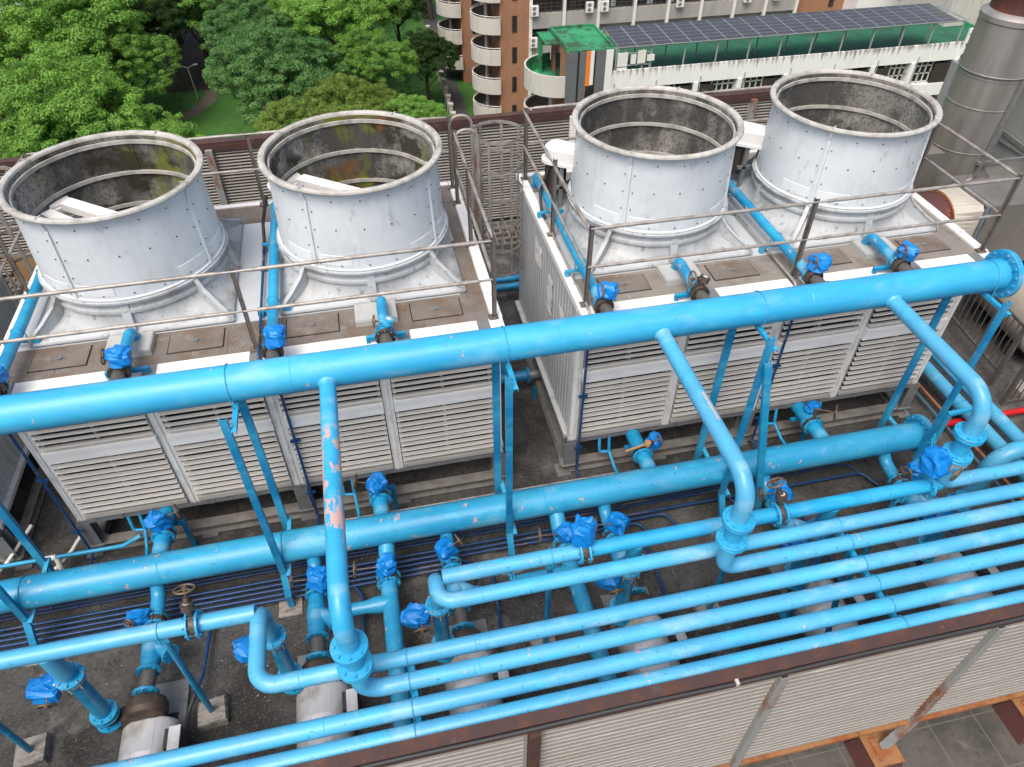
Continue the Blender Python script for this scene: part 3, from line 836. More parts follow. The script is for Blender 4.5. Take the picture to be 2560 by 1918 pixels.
    for xa, xb in ((x0 + .1, x0 + .62), (x0 + .63, c1 + .12), (c1 + .13, c1 + 1.02), (x0 + 2.38, x0 + 2.93), (x0 + 2.94, c2 + .12), (c2 + .13, x1 - .1)):
        plate_bx(xa, xb, Y0 + .03, 6.985)
        plate_bx(xa, xb, 9.17, Y1 - .065)
    plate_bx(x1 - .36, x1 - .1, 6.99, 9.16)
    for cx in (c1, c2):
        # two hatches and the distribution box between them
        for hx0 in (cx - 1.0, cx + .40):
            h = MB(); h.bx(hx0, hx0 + .57, 6.60, 6.915, 3.004, 3.016); hh = h.build('hatch', 'plate', t)
            h = MB(); h.bx(hx0 - .012, hx0 + .582, 6.588, 6.927, 3.0042, 3.0075); h.build('hatch_gap', 'black', hh)
            h = MB(); h.bx(hx0 + .23, hx0 + .34, 6.735, 6.785, 3.016, 3.02); h.torus((hx0 + .285, 6.76, 3.024), (0, 0.3, 1), .028, .006, 14, 6); h.build('handle', 'galv', hh)
        x = MB(); x.bx(cx - .235, cx + .235, 6.62, 6.95, 3.004, 3.075); x.bx(cx - .225, cx + .225, 6.63, 6.94, 3.075, 3.084); x.build('inlet_box', 'boxgrey', t)
        stack_base_mesh(cx, CY).build('stack_base', 'white_dirty', t)
    for i, cx in enumerate((c1, c2)):
        fan_stack(t, cx, insides[i], blades, 243 + (x0 > 2) * -10 - 8 * i)
        # belt guard and motor
        b = MB()
        gx = .20 if x0 < 0 else .07
        P0, P1 = Vector((cx - 1.13 + gx, CY + .68 + gx * .3, 0)), Vector((cx - .74, CY + .46, 0))
        n = 14; ring = []
        dr = (P1 - P0).normalized(); a0 = math.atan2(dr.y, dr.x)
        for k in range(n + 1):
            a = a0 + PI / 2 + PI * k / n; ring.append(P0 + Vector((math.cos(a), math.sin(a), 0)) * .15)
        ring += [P1 + Vector((dr.y, -dr.x, 0)) * .13, P1 + Vector((-dr.y, dr.x, 0)) * .13]
        for (s0, s1, za, zb) in ((1.12, 1.12, 3.66, 3.70), (1.0, 1.0, 3.70, 3.86), (1.0, .9, 3.86, 3.89)):
            m = (P0 + P1) / 2
            lo = [m + (q - m) * s0 + Vector((0, 0, za)) for q in ring]; hi = [m + (q - m) * s1 + Vector((0, 0, zb)) for q in ring]
            b.grid([lo, hi], sm=False); b.face(hi); b.face(lo[::-1])
        g = b.build('belt_guard', 'trim', t)
        b = MB(); b.cyl(P0 + Vector((0.02, .05, 3.2)), P0 + Vector((0.02, .05, 3.58)), .13, 20)
        for k in range(12):
            a = 2 * PI * k / 12; c, s = math.cos(a), math.sin(a)
            q = P0 + Vector((0.02 + c * .135, .05 + s * .135, 0)); b.beam(q + Vector((0, 0, 3.24)), q + Vector((0, 0, 3.54)), .012, .03, (c, s, 0))
        b.cyl(P0 + Vector((0.02, .05, 3.58)), P0 + Vector((0.02, .05, 3.66)), .03, 10)
        b.build('fan_motor', 'cast', t)
        b = MB()
        for dx in (-.02, .18, .34): b.beam(P0 + Vector((dx + .06, -.16, 3.0)), P0 + Vector((dx + .06, -.16, 3.65)), .05, .05)
        b.beam(P0 + Vector((-.05, -.16, 3.35)), P0 + Vector((.5, -.16, 3.35)), .05, .04)
        b.build('motor_bracket', 'galv', t)
    if posters:
        for (ya, yb, za, zb, sd) in ((8.25, 8.62, 2.25, 2.62, 1), (7.62, 7.98, 1.92, 2.52, 2), (7.02, 7.36, 1.75, 2.42, 3)):
            rnd = random.Random(sd); b = MB(); n = 9
            L = [(x0 + .011 - rnd.uniform(0, .008), ya + (rnd.uniform(0, .06) if sd > 1 else 0), za + (zb - za) * k / n) for k in range(n + 1)]
            Rr = [(x0 + .011 - rnd.uniform(0, .008), yb - (rnd.uniform(0, .14) if sd > 1 else 0), za + (zb - za) * k / n) for k in range(n + 1)]
            for k in range(n): b.face([L[k], Rr[k], Rr[k + 1], L[k + 1]])
            b.build('torn_notice', 'paper', t)
    return t

XU = [-4.12, 2.22, -10.46]
cooling_tower(XU[0], 'white cooling tower left of the gap, with two mossy fan stacks holding white beams', ('in_moss', 'in_orange'), True)
cooling_tower(XU[1], 'white cooling tower right of the gap, with torn notices on its corrugated side', ('in_grey', 'in_grey'), False, True, 'plate_new')
cooling_tower(XU[2], 'cooling tower cut off by the left edge, only its corrugated side showing', ('in_moss', 'in_grey'), False)

def railing(x0, label, ladder):
    x1 = x0 + UW
    t = thing('safety_railing', (x0, Y0, ZT), label, 'railing', 'railings round the tower tops')
    def post(x, y, h=1.06, lean=(0, 0)):
        b = MB(); b.bx(x - .005, x + .042, y - .02, y - .015, 3.02, 3.02 + h); b.bx(x - .005, x, y - .02, y + .025, 3.02, 3.02 + h)
        b.bx(x - .05, x + .06, y - .05, y + .05, 3.022, 3.03)
        b.cyl((x + .04, y - .035, 3.03), (x + .04, y - .035, 3.042), .01, 6)
        b.build('post', 'railpost', t)
    xs = (x0 + .05, x0 + 2.68, x1 - .07)
    for x in xs: post(x, 6.46)
    for y in (8.0, 9.55):
        post(x0 + .05, y)
        if not (ladder and y > 9): post(x1 - .07, y)
    post(x0 + 2.68, 9.62)
    if ladder: post(x1 - .07, 9.08); post(x1 - .07, 9.53)
    def rail(name, z):
        r = .021
        def flat(p, q):
            p, q = Vector(p), Vector(q); d = (q - p).normalized()
            b = MB()
            b.tube([p, p + d * .12, p + d * .17, q - d * .17, q - d * .12, q], [r * .5, r * .62, r, r, r * .62, r * .5], 10)
            b.build(name, 'rail', t)
        flat((xs[0], 6.44, z), (xs[1], 6.44, z)); flat((xs[1], 6.44, z), (xs[2], 6.44, z))
        for x in (x0 + .03, x1 - .05):
            flat((x, 6.46, z), (x, 8.0, z))
            flat((x, 8.0, z), (x, 9.08 if (ladder and x > x0 + 1) else 9.55, z))
        flat((x0 + .05, 9.60, z), (x0 + 2.68, 9.60, z)); flat((x0 + 2.68, 9.60, z), (x1 - .07, 9.56, z))
    rail('top_rail', 4.04); rail('mid_rail', 3.55)
    return t
railing(XU[0], 'pipe railing round the top of the cooling tower left of the gap', True)
railing(XU[1], 'pipe railing round the top of the cooling tower right of the gap', False)
railing(XU[2], 'pipe railing on the cooling tower cut off by the left edge', True)

def ladder(x0, label):
    x1 = x0 + UW
    t = thing('caged_ladder', (x1 + .2, 9.3, 0), label, 'ladder', 'caged ladders at the tower sides')
    for y in (9.08, 9.53):
        b = MB()
        b.tube(fillet([(x1 - .05, y, 3.9), (x1 - .05, y, 4.06), (x1 + .26, y, 4.06), (x1 + .26, y, 3.2)], .14, 6), .022, 10)
        b.tube([(x1 + .26, y, 3.2), (x1 + .26, y, 0.0)], .022, 10)
        b.build('stile', 'rail', t)
    for k in range(11):
        z = .3 + k * .28
        b = MB(); b.tube([(x1 + .26, 9.08, z), (x1 + .26, 9.53, z)], .013, 8); b.build('rung', 'railpost', t)
    cx = x1 + .57; cy = 9.3
    for k in range(6):
        z = 3.88 - k * .42
        b = MB()
        a0, a1 = R(38), R(322)
        n = 30; rows = []
        for j in range(n + 1):
            a = PI + a0 + (a1 - a0) * j / n; c, s = math.cos(a), math.sin(a)
            rows.append([(cx + c * rr, cy + s * rr * 1.0, zz) for rr, zz in ((.345, z - .022), (.345, z + .022), (.352, z + .022), (.352, z - .022))])
        b.grid(rows, sm=False)
        b.build('cage_hoop', 'rail', t)
    for a in (-120, -70, -25, 25, 70, 120):
        c, s = math.cos(R(a)), math.sin(R(a))
        b = MB(); b.beam((cx + c * .358, cy + s * .358, 1.75), (cx + c * .358, cy + s * .358, 3.9), .035, .007, (c, s, 0)); b.build('cage_strap', 'rail', t)
    return t
ladder(XU[0], 'caged ladder in the gap between the two full cooling towers')
ladder(XU[2], 'caged ladder beside the far left tower, mostly hidden by the leftmost stack')

# ---------------------------------------------------------------- screens on both sides
def ribbed(x0, x1, y, z0, z1, pitch, depth, sgn=-1):
    """horizontally ribbed sheet facing sgn*y"""
    b = MB(); r0, r1 = [], []
    z = z0; k = 0
    while z < z1:
        d = (0, 0, depth, depth)[k % 4]
        r0.append((x0, y + sgn * d, z)); r1.append((x1, y + sgn * d, z))
        z += (0.26, .05, .60, .09)[k % 4] * pitch; k += 1
    b.grid([r0, r1], closed=False, sm=False)
    return b
fw = thing('ribbed_screen_wall', (3, 2.35, -1.1), 'rust framed ribbed metal screen along the near edge of the roof', 'screen wall')
WZ0, WZ1, WY = -0.27, 1.92, 2.35
b = MB(); b.bx(-12, 14, 2.325, 2.435, 1.925, 2.03); b.bx(-12, 14, 2.315, 2.3249, 1.90, 2.0); b.build('top_beam', 'rust', fw)
wx = [-9.1, -6.65, -4.2, -1.75, .70, 2.97, 5.16, 7.42, 9.7, 12]
for i in range(len(wx) - 1):
    ribbed(wx[i] + .03, wx[i + 1] - .03, WY + .02, WZ0, 1.90, .088, .028).build('ribbed_sheet', 'screen', fw)
for i, x in enumerate(wx):
    b = MB()
    if i == 4:
        b.bx(x - .05, x + .05, WY - .075, WY + .008, WZ0, 1.899); b.build('post', 'rust', fw)
        b = MB(); b.bx(x - .085, x - .058, WY - .02, WY + .008, WZ0, 1.89); b.build('edge_strip', 'rust_post', fw)
    else:
        zb = WZ0
        b.bx(x - .045, x + .045, WY - .06, WY - .052, zb, 1.899); b.bx(x - .045, x - .037, WY - .052, WY + .005, zb, 1.899); b.bx(x + .037, x + .045, WY - .052, WY + .005, zb, 1.899)
        b.build('post', 'rust_post', fw)
        if i in (6, 7):
            b = MB(); b.beam((x, WY - .03, WZ0), (x - .21, WY - .08, -.765), .10, .07, (0, 1, 0)); b.build('post_foot', 'rust_post', fw)
b = MB(); b.bx(-12, 14, WY - .045, WY + .04, WZ0 - .05, WZ0 - .001); b.build('bottom_rail', 'rust_orange', fw)
b = MB()
b.tube([(x, 2.305 - .004 * math.sin(x * 3), 2.012 + .006 * math.sin(x * 1.7)) for x in [-12 + .25 * i for i in range(105)]], .017, 10)
tag(b.build('cable_conduit', 'hose'), 'black corrugated cable conduit running along the rusty top beam', 'conduit')
b = MB(); b.bx(2.47, 2.5, 2.28, 2.33, 1.99, 2.035); tag(b.build('conduit_clip', 'cream'), 'small pale clip holding the black conduit to the rusty beam', 'clip')
for (px, py, lab) in ((4.93, 2.26, 'rusty brown box footing under the galvanised screen post'), (7.0, 2.26, 'rusty brown box footing at the bottom right corner')):
    t = thing('pedestal', (px, py, -1.12), lab, 'footing', 'box footings of the near screen')
    b = MB()
    rows = [[(px - s, py - s, z), (px + s, py - s, z), (px + s, py + s, z), (px - s, py + s, z)] for s, z in ((.24, -1.119), (.17, -.80))]
    b.grid(rows, sm=False); b.build('footing_box', 'rust_red', t)
    b = MB(); b.bx(px - .185, px + .185, py - .185, py + .185, -.80, -.785); b.bx(px - .1, px + .14, py - .06, py + .12, -.785, -.77); b.build('cap_plate', 'rust_orange', t)

bs = thing('louvred_screen_wall', (0, 13.05, 0), 'grey louvred metal screen with rusty top beam behind the cooling towers', 'screen wall')
b = MB(); b.bx(-19, 8.7, 13.0, 13.14, 2.36, 2.47); b.bx(-19, 8.7, 12.985, 12.999, 2.30, 2.42); b.build('top_beam', 'rust', bs)
bxs = [-17.2, -14.8, -12.3, -9.9, -7.5, -5.05, -2.62, -.2, 2.1, 4.02, 5.9, 7.73, 8.6]
for i in range(len(bxs) - 1):
    b = MB(); r0, r1 = [], []
    z = .32
    while z < 2.34:
        for dz, dy in ((0, .045), (.004, -.03), (.016, -.034), (.030, -.02), (.034, .045)):
            r0.append((bxs[i] + .04, 13.03 + dy, z + dz)); r1.append((bxs[i + 1] - .04, 13.03 + dy, z + dz))
        z += .0585
    b.grid([r0, r1], closed=False, sm=False); b.build('louvre_sheet', 'backscreen', bs)
for i, x in enumerate(bxs):
    b = MB(); b.bx(x - .06, x + .06, 12.92, 12.984, .0, 2.36); b.build('post', 'trim' if i == 9 else 'rust_post', bs)
b = MB(); b.bx(-19, 8.7, 13.15, 13.44, 0, .45); tag(b.build('parapet', 'wallconc'), 'low concrete parapet behind the louvred screen', 'parapet')
g = MB()
for i in range(150):
    x = -11.5 + i * .14; g.bx(x - .008, x + .008, 12.05, 12.85, .30, .335)
for yy in (12.05, 12.25, 12.45, 12.65, 12.85): g.bx(-11.6, 9.5, yy - .008, yy + .008, .296, .339)
for x in (-11, -8, -5, -2, 1, 4, 7, 9): g.bx(x - .03, x + .03, 12.06, 12.84, 0, .295)
tag(g.build('grating_walkway', 'rail'), 'steel grating walkway at the foot of the louvred screen', 'walkway')

# ---------------------------------------------------------------- piping
HY, HZ, HR = 5.70, 3.25, 0.186
LY, LZ, LR = 5.48, 0.74, 0.187
PZ, PR = 1.95, 0.077
UH = thing('header_pipe', (0, HY, HZ), 'upper thick blue header pipe on posts in front of the cooling towers', 'pipe', 'thick blue header pipes')
b = MB(); b.tube([(-10, HY, HZ), (7.08, HY, HZ)], HR, 48)
for x in (-1.0, 1.72, 4.6): b.lathe([(HR, -.006), (HR + .003, 0), (HR, .006)], (x, HY, HZ), (1, 0, 0), 48)
b.build('pipe', 'blue_hdr', UH)
b = MB(); b.flange((7.10, HY, HZ), (1, 0, 0), .285, .035, 16, True, .017); b.flange((7.136, HY, HZ), (1, 0, 0), .285, .03, 16, True, .015); b.build('end_flange', 'blue', UH)
LH = thing('header_pipe', (0, LY, LZ), 'lower thick blue header pipe close to the roof, with peeling patches', 'pipe', 'thick blue header pipes')
b = MB(); b.tube([(-10, LY, LZ), (6.92, LY, LZ)], LR, 48)
for x in (-3, 1.6, 4.2): b.lathe([(LR, -.006), (LR + .003, 0), (LR, .006)], (x, LY, LZ), (1, 0, 0), 48)
b.build('pipe', 'blue_low', LH)
b = MB(); b.flange((6.94, LY, LZ), (1, 0, 0), .285, .035, 16, True, .017); b.flange((6.976, LY, LZ), (1, 0, 0), .285, .03, 16, True, .015); b.build('end_flange', 'blue', LH)

def ubolt(mb, c, r, axis='x', rod=0.006):
    c = Vector(c)
    a = Vector((1, 0, 0)) if axis == 'x' else Vector((0, 1, 0))
    u = Vector((0, 0, 1)); w = a.cross(u)
    pts = [c - w * (r + rod) - u * (r + .05)] + [c + (-w * math.cos(PI * k / 14) + u * math.sin(PI * k / 14)) * (r + rod) for k in range(15)] + [c + w * (r + rod) - u * (r + .05)]
    mb.tube(pts, rod, 6)

def channel(mb, p, q, w, h, t=.006):
    """open channel section, w wide and h deep, between two points"""
    p, q = Vector(p), Vector(q); d = (q - p).normalized()
    up = Vector((0, 0, 1)) if abs(d.z) < .9 else Vector((0, -1, 0))
    a = d.cross(up).normalized(); u = a.cross(d)
    mb.beam(p + u * h / 2, q + u * h / 2, w, t, up)
    mb.beam(p + a * (w / 2 - t / 2), q + a * (w / 2 - t / 2), t, h - t, up)
    mb.beam(p - a * (w / 2 - t / 2), q - a * (w / 2 - t / 2), t, h - t, up)

names = ['at the left edge of the photo', 'left of the first peeling branch pipe', 'in front of the gap between the two towers', 'between the second and third branch pipes', 'by the flanged header ends']
for i, fx in enumerate((-4.52, -1.655, 1.115, 3.985, 6.87)):
    t = thing('pipe_trestle', (fx, 5.7, 0), 'blue steel post frame carrying both headers ' + names[i], 'support frame', 'blue frames under the headers')
    b = MB()
    channel(b, (fx, 5.27, .50), (fx, 5.25, 3.21), .075, .045)
    channel(b, (fx, 5.12, .24), (fx, 5.265, .50), .078, .045)
    channel(b, (fx, 5.12, 0.02), (fx, 5.12, .25), .075, .045)
    b.build('post', 'blue_steel', t)
    b = MB(); channel(b, (fx + .01, 6.04, 0.02), (fx + .01, 6.02, 3.04), .085, .05); b.build('post', 'blue_steel', t)
    for z, zz in ((HZ - HR - .026, 'hdr'), (LZ - LR - .026, 'low')):
        b = MB(); channel(b, (fx + .065, 5.2, z), (fx + .065, 6.08, z), .05, .04)
        for k in range(8): b.bx(fx + .058, fx + .072, 5.25 + k * .1, 5.29 + k * .1, z + .021, z + .0235)
        b.build('crossbar', 'blue', t)
    b = MB(); ubolt(b, (fx + .05, HY, HZ), HR); b.build('u_bolt', 'blue', t)
    b = MB(); ubolt(b, (fx + .05, LY, LZ), LR); b.build('u_bolt', 'blue', t)
    if i in (3,):
        b = MB(); channel(b, (3.99, 5.2, 2.90), (4.56, 5.16, 0.05), .085, .05); b.build('brace', 'blue', t)
    b = MB(); b.bx(fx - .16, fx + .12, 4.98, 5.24, 0, .02); b.build('foot_block', 'concrete', t)
    b = MB(); b.bx(fx - .08, fx + .1, 5.94, 6.14, 0, .02); b.build('foot_block', 'concrete', t)

def gear_valve(t, c, d, r, stem, wdir, wr=.085, bag=None, bagpos=None, seed=1, body='cast', wlen=.18, box=True, stemlen=.15):
    """wafer butterfly valve at c on a pipe along d: body, stem and gearbox towards stem, handwheel towards wdir"""
    c = Vector(c); d = Vector(d).normalized(); stem = Vector(stem).normalized(); wdir = Vector(wdir).normalized()
    b = MB(); b.lathe([(0.001, -.03), (r * 1.28, -.03), (r * 1.32, -.02), (r * 1.32, .02), (r * 1.28, .03), (0.001, .03)], c, d, 28)
    b.bolts(c - d * .075, d, r * 1.42, 8, .007, .15)
    b.cyl(c + stem * r * 1.2, c + stem * (r + stemlen), .028, 12)
    b.build('valve_body', body, t)
    g = c + stem * (r + stemlen)
    if box and (not bag or body == 'lever'):
        b = MB(); b.cyl(g - stem * .035, g + stem * .03, .062, 16); b.cyl(g - wdir * .02, g + wdir * .09, .03, 12)
        b.build('gearbox', 'cast' if body == 'cast' else body, t)
        b = MB(); b.cyl(g + stem * .031, g + stem * .034, .03, 14); b.build('position_dial', 'pvc', t)
    b = MB()
    w = g + wdir * wlen
    b.tube([g, w], .007, 8); wheel(b, w, wdir, wr); b.build('handwheel', 'wheel', t)
    if bag:
        b = MB(); q = g if bagpos is None else c + Vector(bagpos)
        b.blob(q, bag[0] * .84, bag[1] * .84, bag[2] * .9, seed)
        b.build('tarpaulin_cover', 'bag', t)

# --- inlet pipes on top of the towers
inl = [(-3.88, 'long', 'long blue inlet pipe on top at the left edge, its valve under a blue cover', 'bagL', 11),
       (-2.72, 'short', 'short bent blue inlet pipe in front of the leftmost mossy stack, valve covered in blue', 'bag', 12),
       (-1.21, 'long', 'long blue inlet pipe between the two mossy stacks, valve covered in blue', 'bag', 13),
       (-.04, 'short', 'short bent blue inlet pipe with bare blue painted valve, no cover', 'blue', 14),
       (2.40, 'long', 'long scuffed blue inlet pipe beside the torn notices, valve covered in blue', 'bag', 15),
       (3.54, 'short', 'short bent blue inlet pipe with bare grey gear valve and no cover', 'bare', 16),
       (4.97, 'long', 'long badly flaking blue inlet pipe between the two clean grey stacks', 'bag', 17),
       (6.12, 'short', 'short bent blue inlet pipe in front of the rightmost stack, valve covered in blue', 'bag', 18)]
for x, kind, lab, vk, sd in inl:
    t = thing('inlet_pipe', (x, 6.2, 3.0), lab, 'pipe', 'inlet pipes on the tower tops')
    b = MB(); r = .06
    if kind == 'long':
        b.tube(fillet([(x - .02, 9.35, 2.99), (x - .02, 9.3, 3.2), (x - .01, 6.24, 3.2)], .12, 8), r, 24)
    else:
        b.tube(fillet([(x + .01, 6.86, 3.05), (x + .01, 6.84, 3.215), (x, 6.24, 3.2)], .13, 8), r, 24)
    b.flange((x, 6.225, 3.2), (0, 1, 0), .105, .022, 8, True, .009)
    b.build('pipe', 'blue_bare' if x > 2 else 'blue', t)
    body = 'blue' if vk == 'blue' else 'cast'
    if vk == 'bag': gear_valve(t, (x, 6.185, 3.2), (0, 1, 0), .07, (.55, 0, .85), (-1, 0, .1), .075, (0.132, 0.132, 0.112), (.05, .02, .16), sd, body, .21 if x < 0 else .16)
    elif vk == 'bagL': gear_valve(t, (x, 6.185, 3.2), (0, 1, 0), .07, (.3, 0, .95), (-1, 0, .1), .075, (.13, .12, .12), (.02, .03, .13), sd)
    else: gear_valve(t, (x, 6.185, 3.2), (0, 1, 0), .07, (.3, .1, .9), (-1, 0, .15), .085 if vk == 'bare' else .06, None, None, sd, body, .15, True, .1)
    b = MB(); b.flange((x, 6.14, 3.2), (0, 1, 0), .112, .026, 8, True, .009); b.flange((x, 5.905, 3.225), (0, 1, 0), .10, .02, 8, False, .008); b.build('hose_flange', 'cast', t)
    b = MB(); pts = [(x, 6.13 - .24 * k / 20, 3.2 + .025 * k / 20) for k in range(21)]
    b.tube(pts, [.062 + (.004 if k % 2 else 0) for k in range(21)], 24); b.build('braided_hose', 'braid', t)
    if kind == 'short':
        b = MB(); channel(b, (x - .21, 6.32, 3.07), (x + .22, 6.32, 3.07), .045, .04)
        b.bx(x - .21, x - .17, 6.30, 6.34, 3.0045, 3.05); b.bx(x + .18, x + .22, 6.30, 6.34, 3.0045, 3.05); b.build('pipe_bracket', 'blue', t)
        b = MB(); ubolt(b, (x, 6.32, 3.2), r, 'y'); b.build('u_bolt', 'blue', t)
    else:
        for yy in (7.05, 8.45):
            b = MB(); channel(b, (x - .2, yy, 3.085), (x + .16, yy, 3.085), .035, .03)
            b.bx(x - .2, x - .15, yy - .03, yy + .03, 2.997, 3.068); b.bx(x + .1, x + .15, yy - .03, yy + .03, 2.997, 3.068); b.build('pipe_bracket', 'blue', t)
            b = MB(); ubolt(b, (x - .012, yy, 3.2), r, 'y'); b.build('u_bolt', 'blue', t)
    if kind == 'long':
        dx = -.16 if x < 0 else -.1
        b = MB(); b.tube(fillet([(x + dx + .12, 8.75, 3.6), (x + dx, 8.72, 3.25), (x + dx - .02, 8.55, 3.06), (x + dx - .02, 8.3, 3.06)], .15, 6), .022, 10)
        tag(b.build('cable_sleeve', 'hose'), {-3.88: 'black motor cable bending down behind the leftmost stack', -1.21: 'black motor cable bending down between the two mossy stacks', 2.40: 'black motor cable bending down above the torn notices', 4.97: 'black motor cable bending down between the clean grey stacks'}[x], 'cable', 'motor cables on the tower tops')
        b = MB(); b.tube(fillet([(x + dx - .02, 8.3, 3.06), (x + dx - .02, 6.30, 3.06), (x + dx - .02, 6.17, 2.95), (x + dx - .02, 6.17, 2.7)], .08, 5), .016, 10)
        for yy in (8.0, 7.1): b.bx(x + dx - .06, x + dx + .02, yy - .03, yy + .03, 2.997, 3.05)
        tag(b.build('conduit', 'navy' if x < 0 else 'rail'), {-3.88: 'dark blue conduit along the inlet pipe at the left edge', -1.21: 'dark blue conduit along the inlet pipe between the mossy stacks', 2.40: 'bare steel conduit along the tower edge above the torn notices', 4.97: 'bare steel conduit beside the badly flaking inlet pipe'}[x], 'conduit', 'cable conduits on the tower tops')
# dark conduits down the louvred fronts
for x, lab in ((-4.15, 'dark blue conduit down the left front corner of the left tower'), (-1.30, 'dark blue conduit down the middle of the left tower front'), (2.33, 'dark blue conduit down the left front corner of the right tower'), (5.04, 'dark blue conduit down the middle of the right tower front')):
    b = MB(); b.tube(fillet([(x, 6.36, 2.86), (x, 6.36, .12), (x, 5.8, .09)], .06, 5), .017, 10)
    for z in (2.5, 1.6, .6): b.bx(x - .06, x + .06, 6.35, 6.382, z - .012, z + .012)
    tag(b.build('conduit', 'navy'), lab, 'conduit', 'dark conduits down the louvred fronts')

# --- branch pipes from the upper header towards the viewer
racks = {}
p6s = {'p1': 3.637, 'p2': 3.423, 'p3': 3.172, 'p4': 2.948, 'p5': 2.713, 'p6': 2.505}
XR = 12.0
for nm, x, yr, mt, lab in (('A', -.665, 2.948, 'blue_worn', 'blue branch pipe with big pink peeling patches, left of the other branches'), ('C', 2.855, 3.423, 'blue_rack', 'middle blue branch pipe from the upper header, with one long pale scrape'), ('D', 5.60, 3.906, 'blue_rack', 'rightmost blue branch pipe bending down near the header end flanges')):
    t = thing('branch_pipe', (x, yr, 2.0), lab, 'pipe', 'branch pipes from the upper header')
    b = MB(); b.tube(fillet([(x, HY - .12, HZ - .03), (x, yr, HZ - .03), (x, yr, 2.76)], .27, 14), .083, 28)
    b.lathe([(.083, 0), (.097, .004), (.083, .03)], (x, HY - HR + .005, HZ - .03), (0, -1, 0), 28)
    b.build('pipe', mt, t)
    b = MB(); b.flange((x, yr, 2.758), (0, 0, 1), .15, .03, 8, True, .0125); b.flange((x, yr, 2.724), (0, 0, 1), .148, .03, 8, False, .0125); b.build('flange', 'blue', t)
    b = MB(); b.tube([(x, yr, 2.72), (x, yr, 2.45)], .080, 28); b.build('spool_pipe', 'blue', t)
    b = MB(); b.flange((x, yr, 2.455), (0, 0, 1), .148, .03, 8, True, .0125); b.build('flange', 'blue', t)
    if nm == 'C':
        b = MB()
        for k in range(1):
            rows = []
            for i in range(15):
                y = 4.55 - .028 * i; wv = (.10 + .16 * abs(math.sin(i * 1.3))) * (1 if 0 < i < 14 else .2)
                rows.append([(x + math.sin(a) * .0838, y, HZ - .03 + math.cos(a) * .0838) for a in (.28 - wv, .28 - wv / 2, .28, .28 + wv / 2, .28 + wv)])
            b.grid(rows, closed=False)
        b.build('bare_patch', 'cream', t)

# --- rack pipes
def rack_pipe(name, pts, bend, lab, mt='blue_rack', rr=PR, start_flange=None, welds=()):
    t = thing('rack_pipe', (pts[0][0], pts[0][1], PZ), lab, 'pipe', 'parallel blue rack pipes in the foreground')
    b = MB(); b.tube(fillet(pts, bend, 12), rr, 28)
    for wxx in welds: b.lathe([(rr, -.005), (rr + .003, 0), (rr, .005)], (wxx, pts[-1][1], PZ), (1, 0, 0), 28)
    b.build('pipe', mt, t)
    if start_flange is not None:
        b = MB(); b.flange(start_flange, (0, 0, 1), .148, .03, 8, False, .0125); b.build('flange', 'blue', t)
    return t
rack_pipe('p1', [(.09, 3.95, 1.50), (.09, 3.95, PZ), (.09, p6s['p1'], PZ), (XR, p6s['p1'], PZ)], .155, 'rack pipe starting in a tight hairpin bend near the middle', welds=(.5, 3.5))
rack_pipe('p2', [(2.855, p6s['p2'], 2.42), (2.855, p6s['p2'], PZ), (XR, p6s['p2'], PZ)], .16, 'rack pipe starting under the middle branch pipe', start_flange=(2.855, p6s['p2'], 2.422), welds=(3.2,))
rack_pipe('p3', [(-1.57, 3.95, 1.50), (-1.57, 3.95, PZ), (-1.57, p6s['p3'], PZ), (XR, p6s['p3'], PZ)], .18, 'rack pipe with a wide U bend at its left end, nearest the silver pumps', welds=(-1.2, .35, 3.3))
rack_pipe('p4', [(-.665, p6s['p4'], 2.42), (-.665, p6s['p4'], PZ), (XR, p6s['p4'], PZ)], .19, 'rack pipe starting under the peeling branch pipe', start_flange=(-.665, p6s['p4'], 2.422), welds=(.35, 3.3))
rack_pipe('p5', [(-7, p6s['p5'], PZ), (XR, p6s['p5'], PZ)], .1, 'straight rack pipe crossing the whole foreground, second from the rusty beam', welds=(-1.0, 3.4))
rack_pipe('p6', [(-7, p6s['p6'], PZ), (XR, p6s['p6'], PZ)], .1, 'straight rack pipe running right against the rusty beam', rr=.075, welds=(-1.6, 3.5))
t = rack_pipe('pc', [(5.60, 3.906, 2.32), (5.60, 3.906, PZ), (XR, 3.906, PZ)], .15, 'rack pipe under the rightmost branch pipe, leaving to the right edge', welds=(5.95,))
b = MB(); b.flange((5.60, 3.906, 2.42), (0, 0, 1), .15, .028, 8, False, .0125); b.flange((5.6, 3.906, 2.33), (0, 0, 1), .13, .028, 8, False, .01); b.build('flange', 'blue', t)
gear_valve(t, (5.60, 3.906, 2.375), (0, 0, 1), .095, (-1, -.25, 0), (.35, -1, 0), .075, (0.158, 0.158, 0.172), (-.21, 0, -.02), 31, 'cream', .17, True, .1)

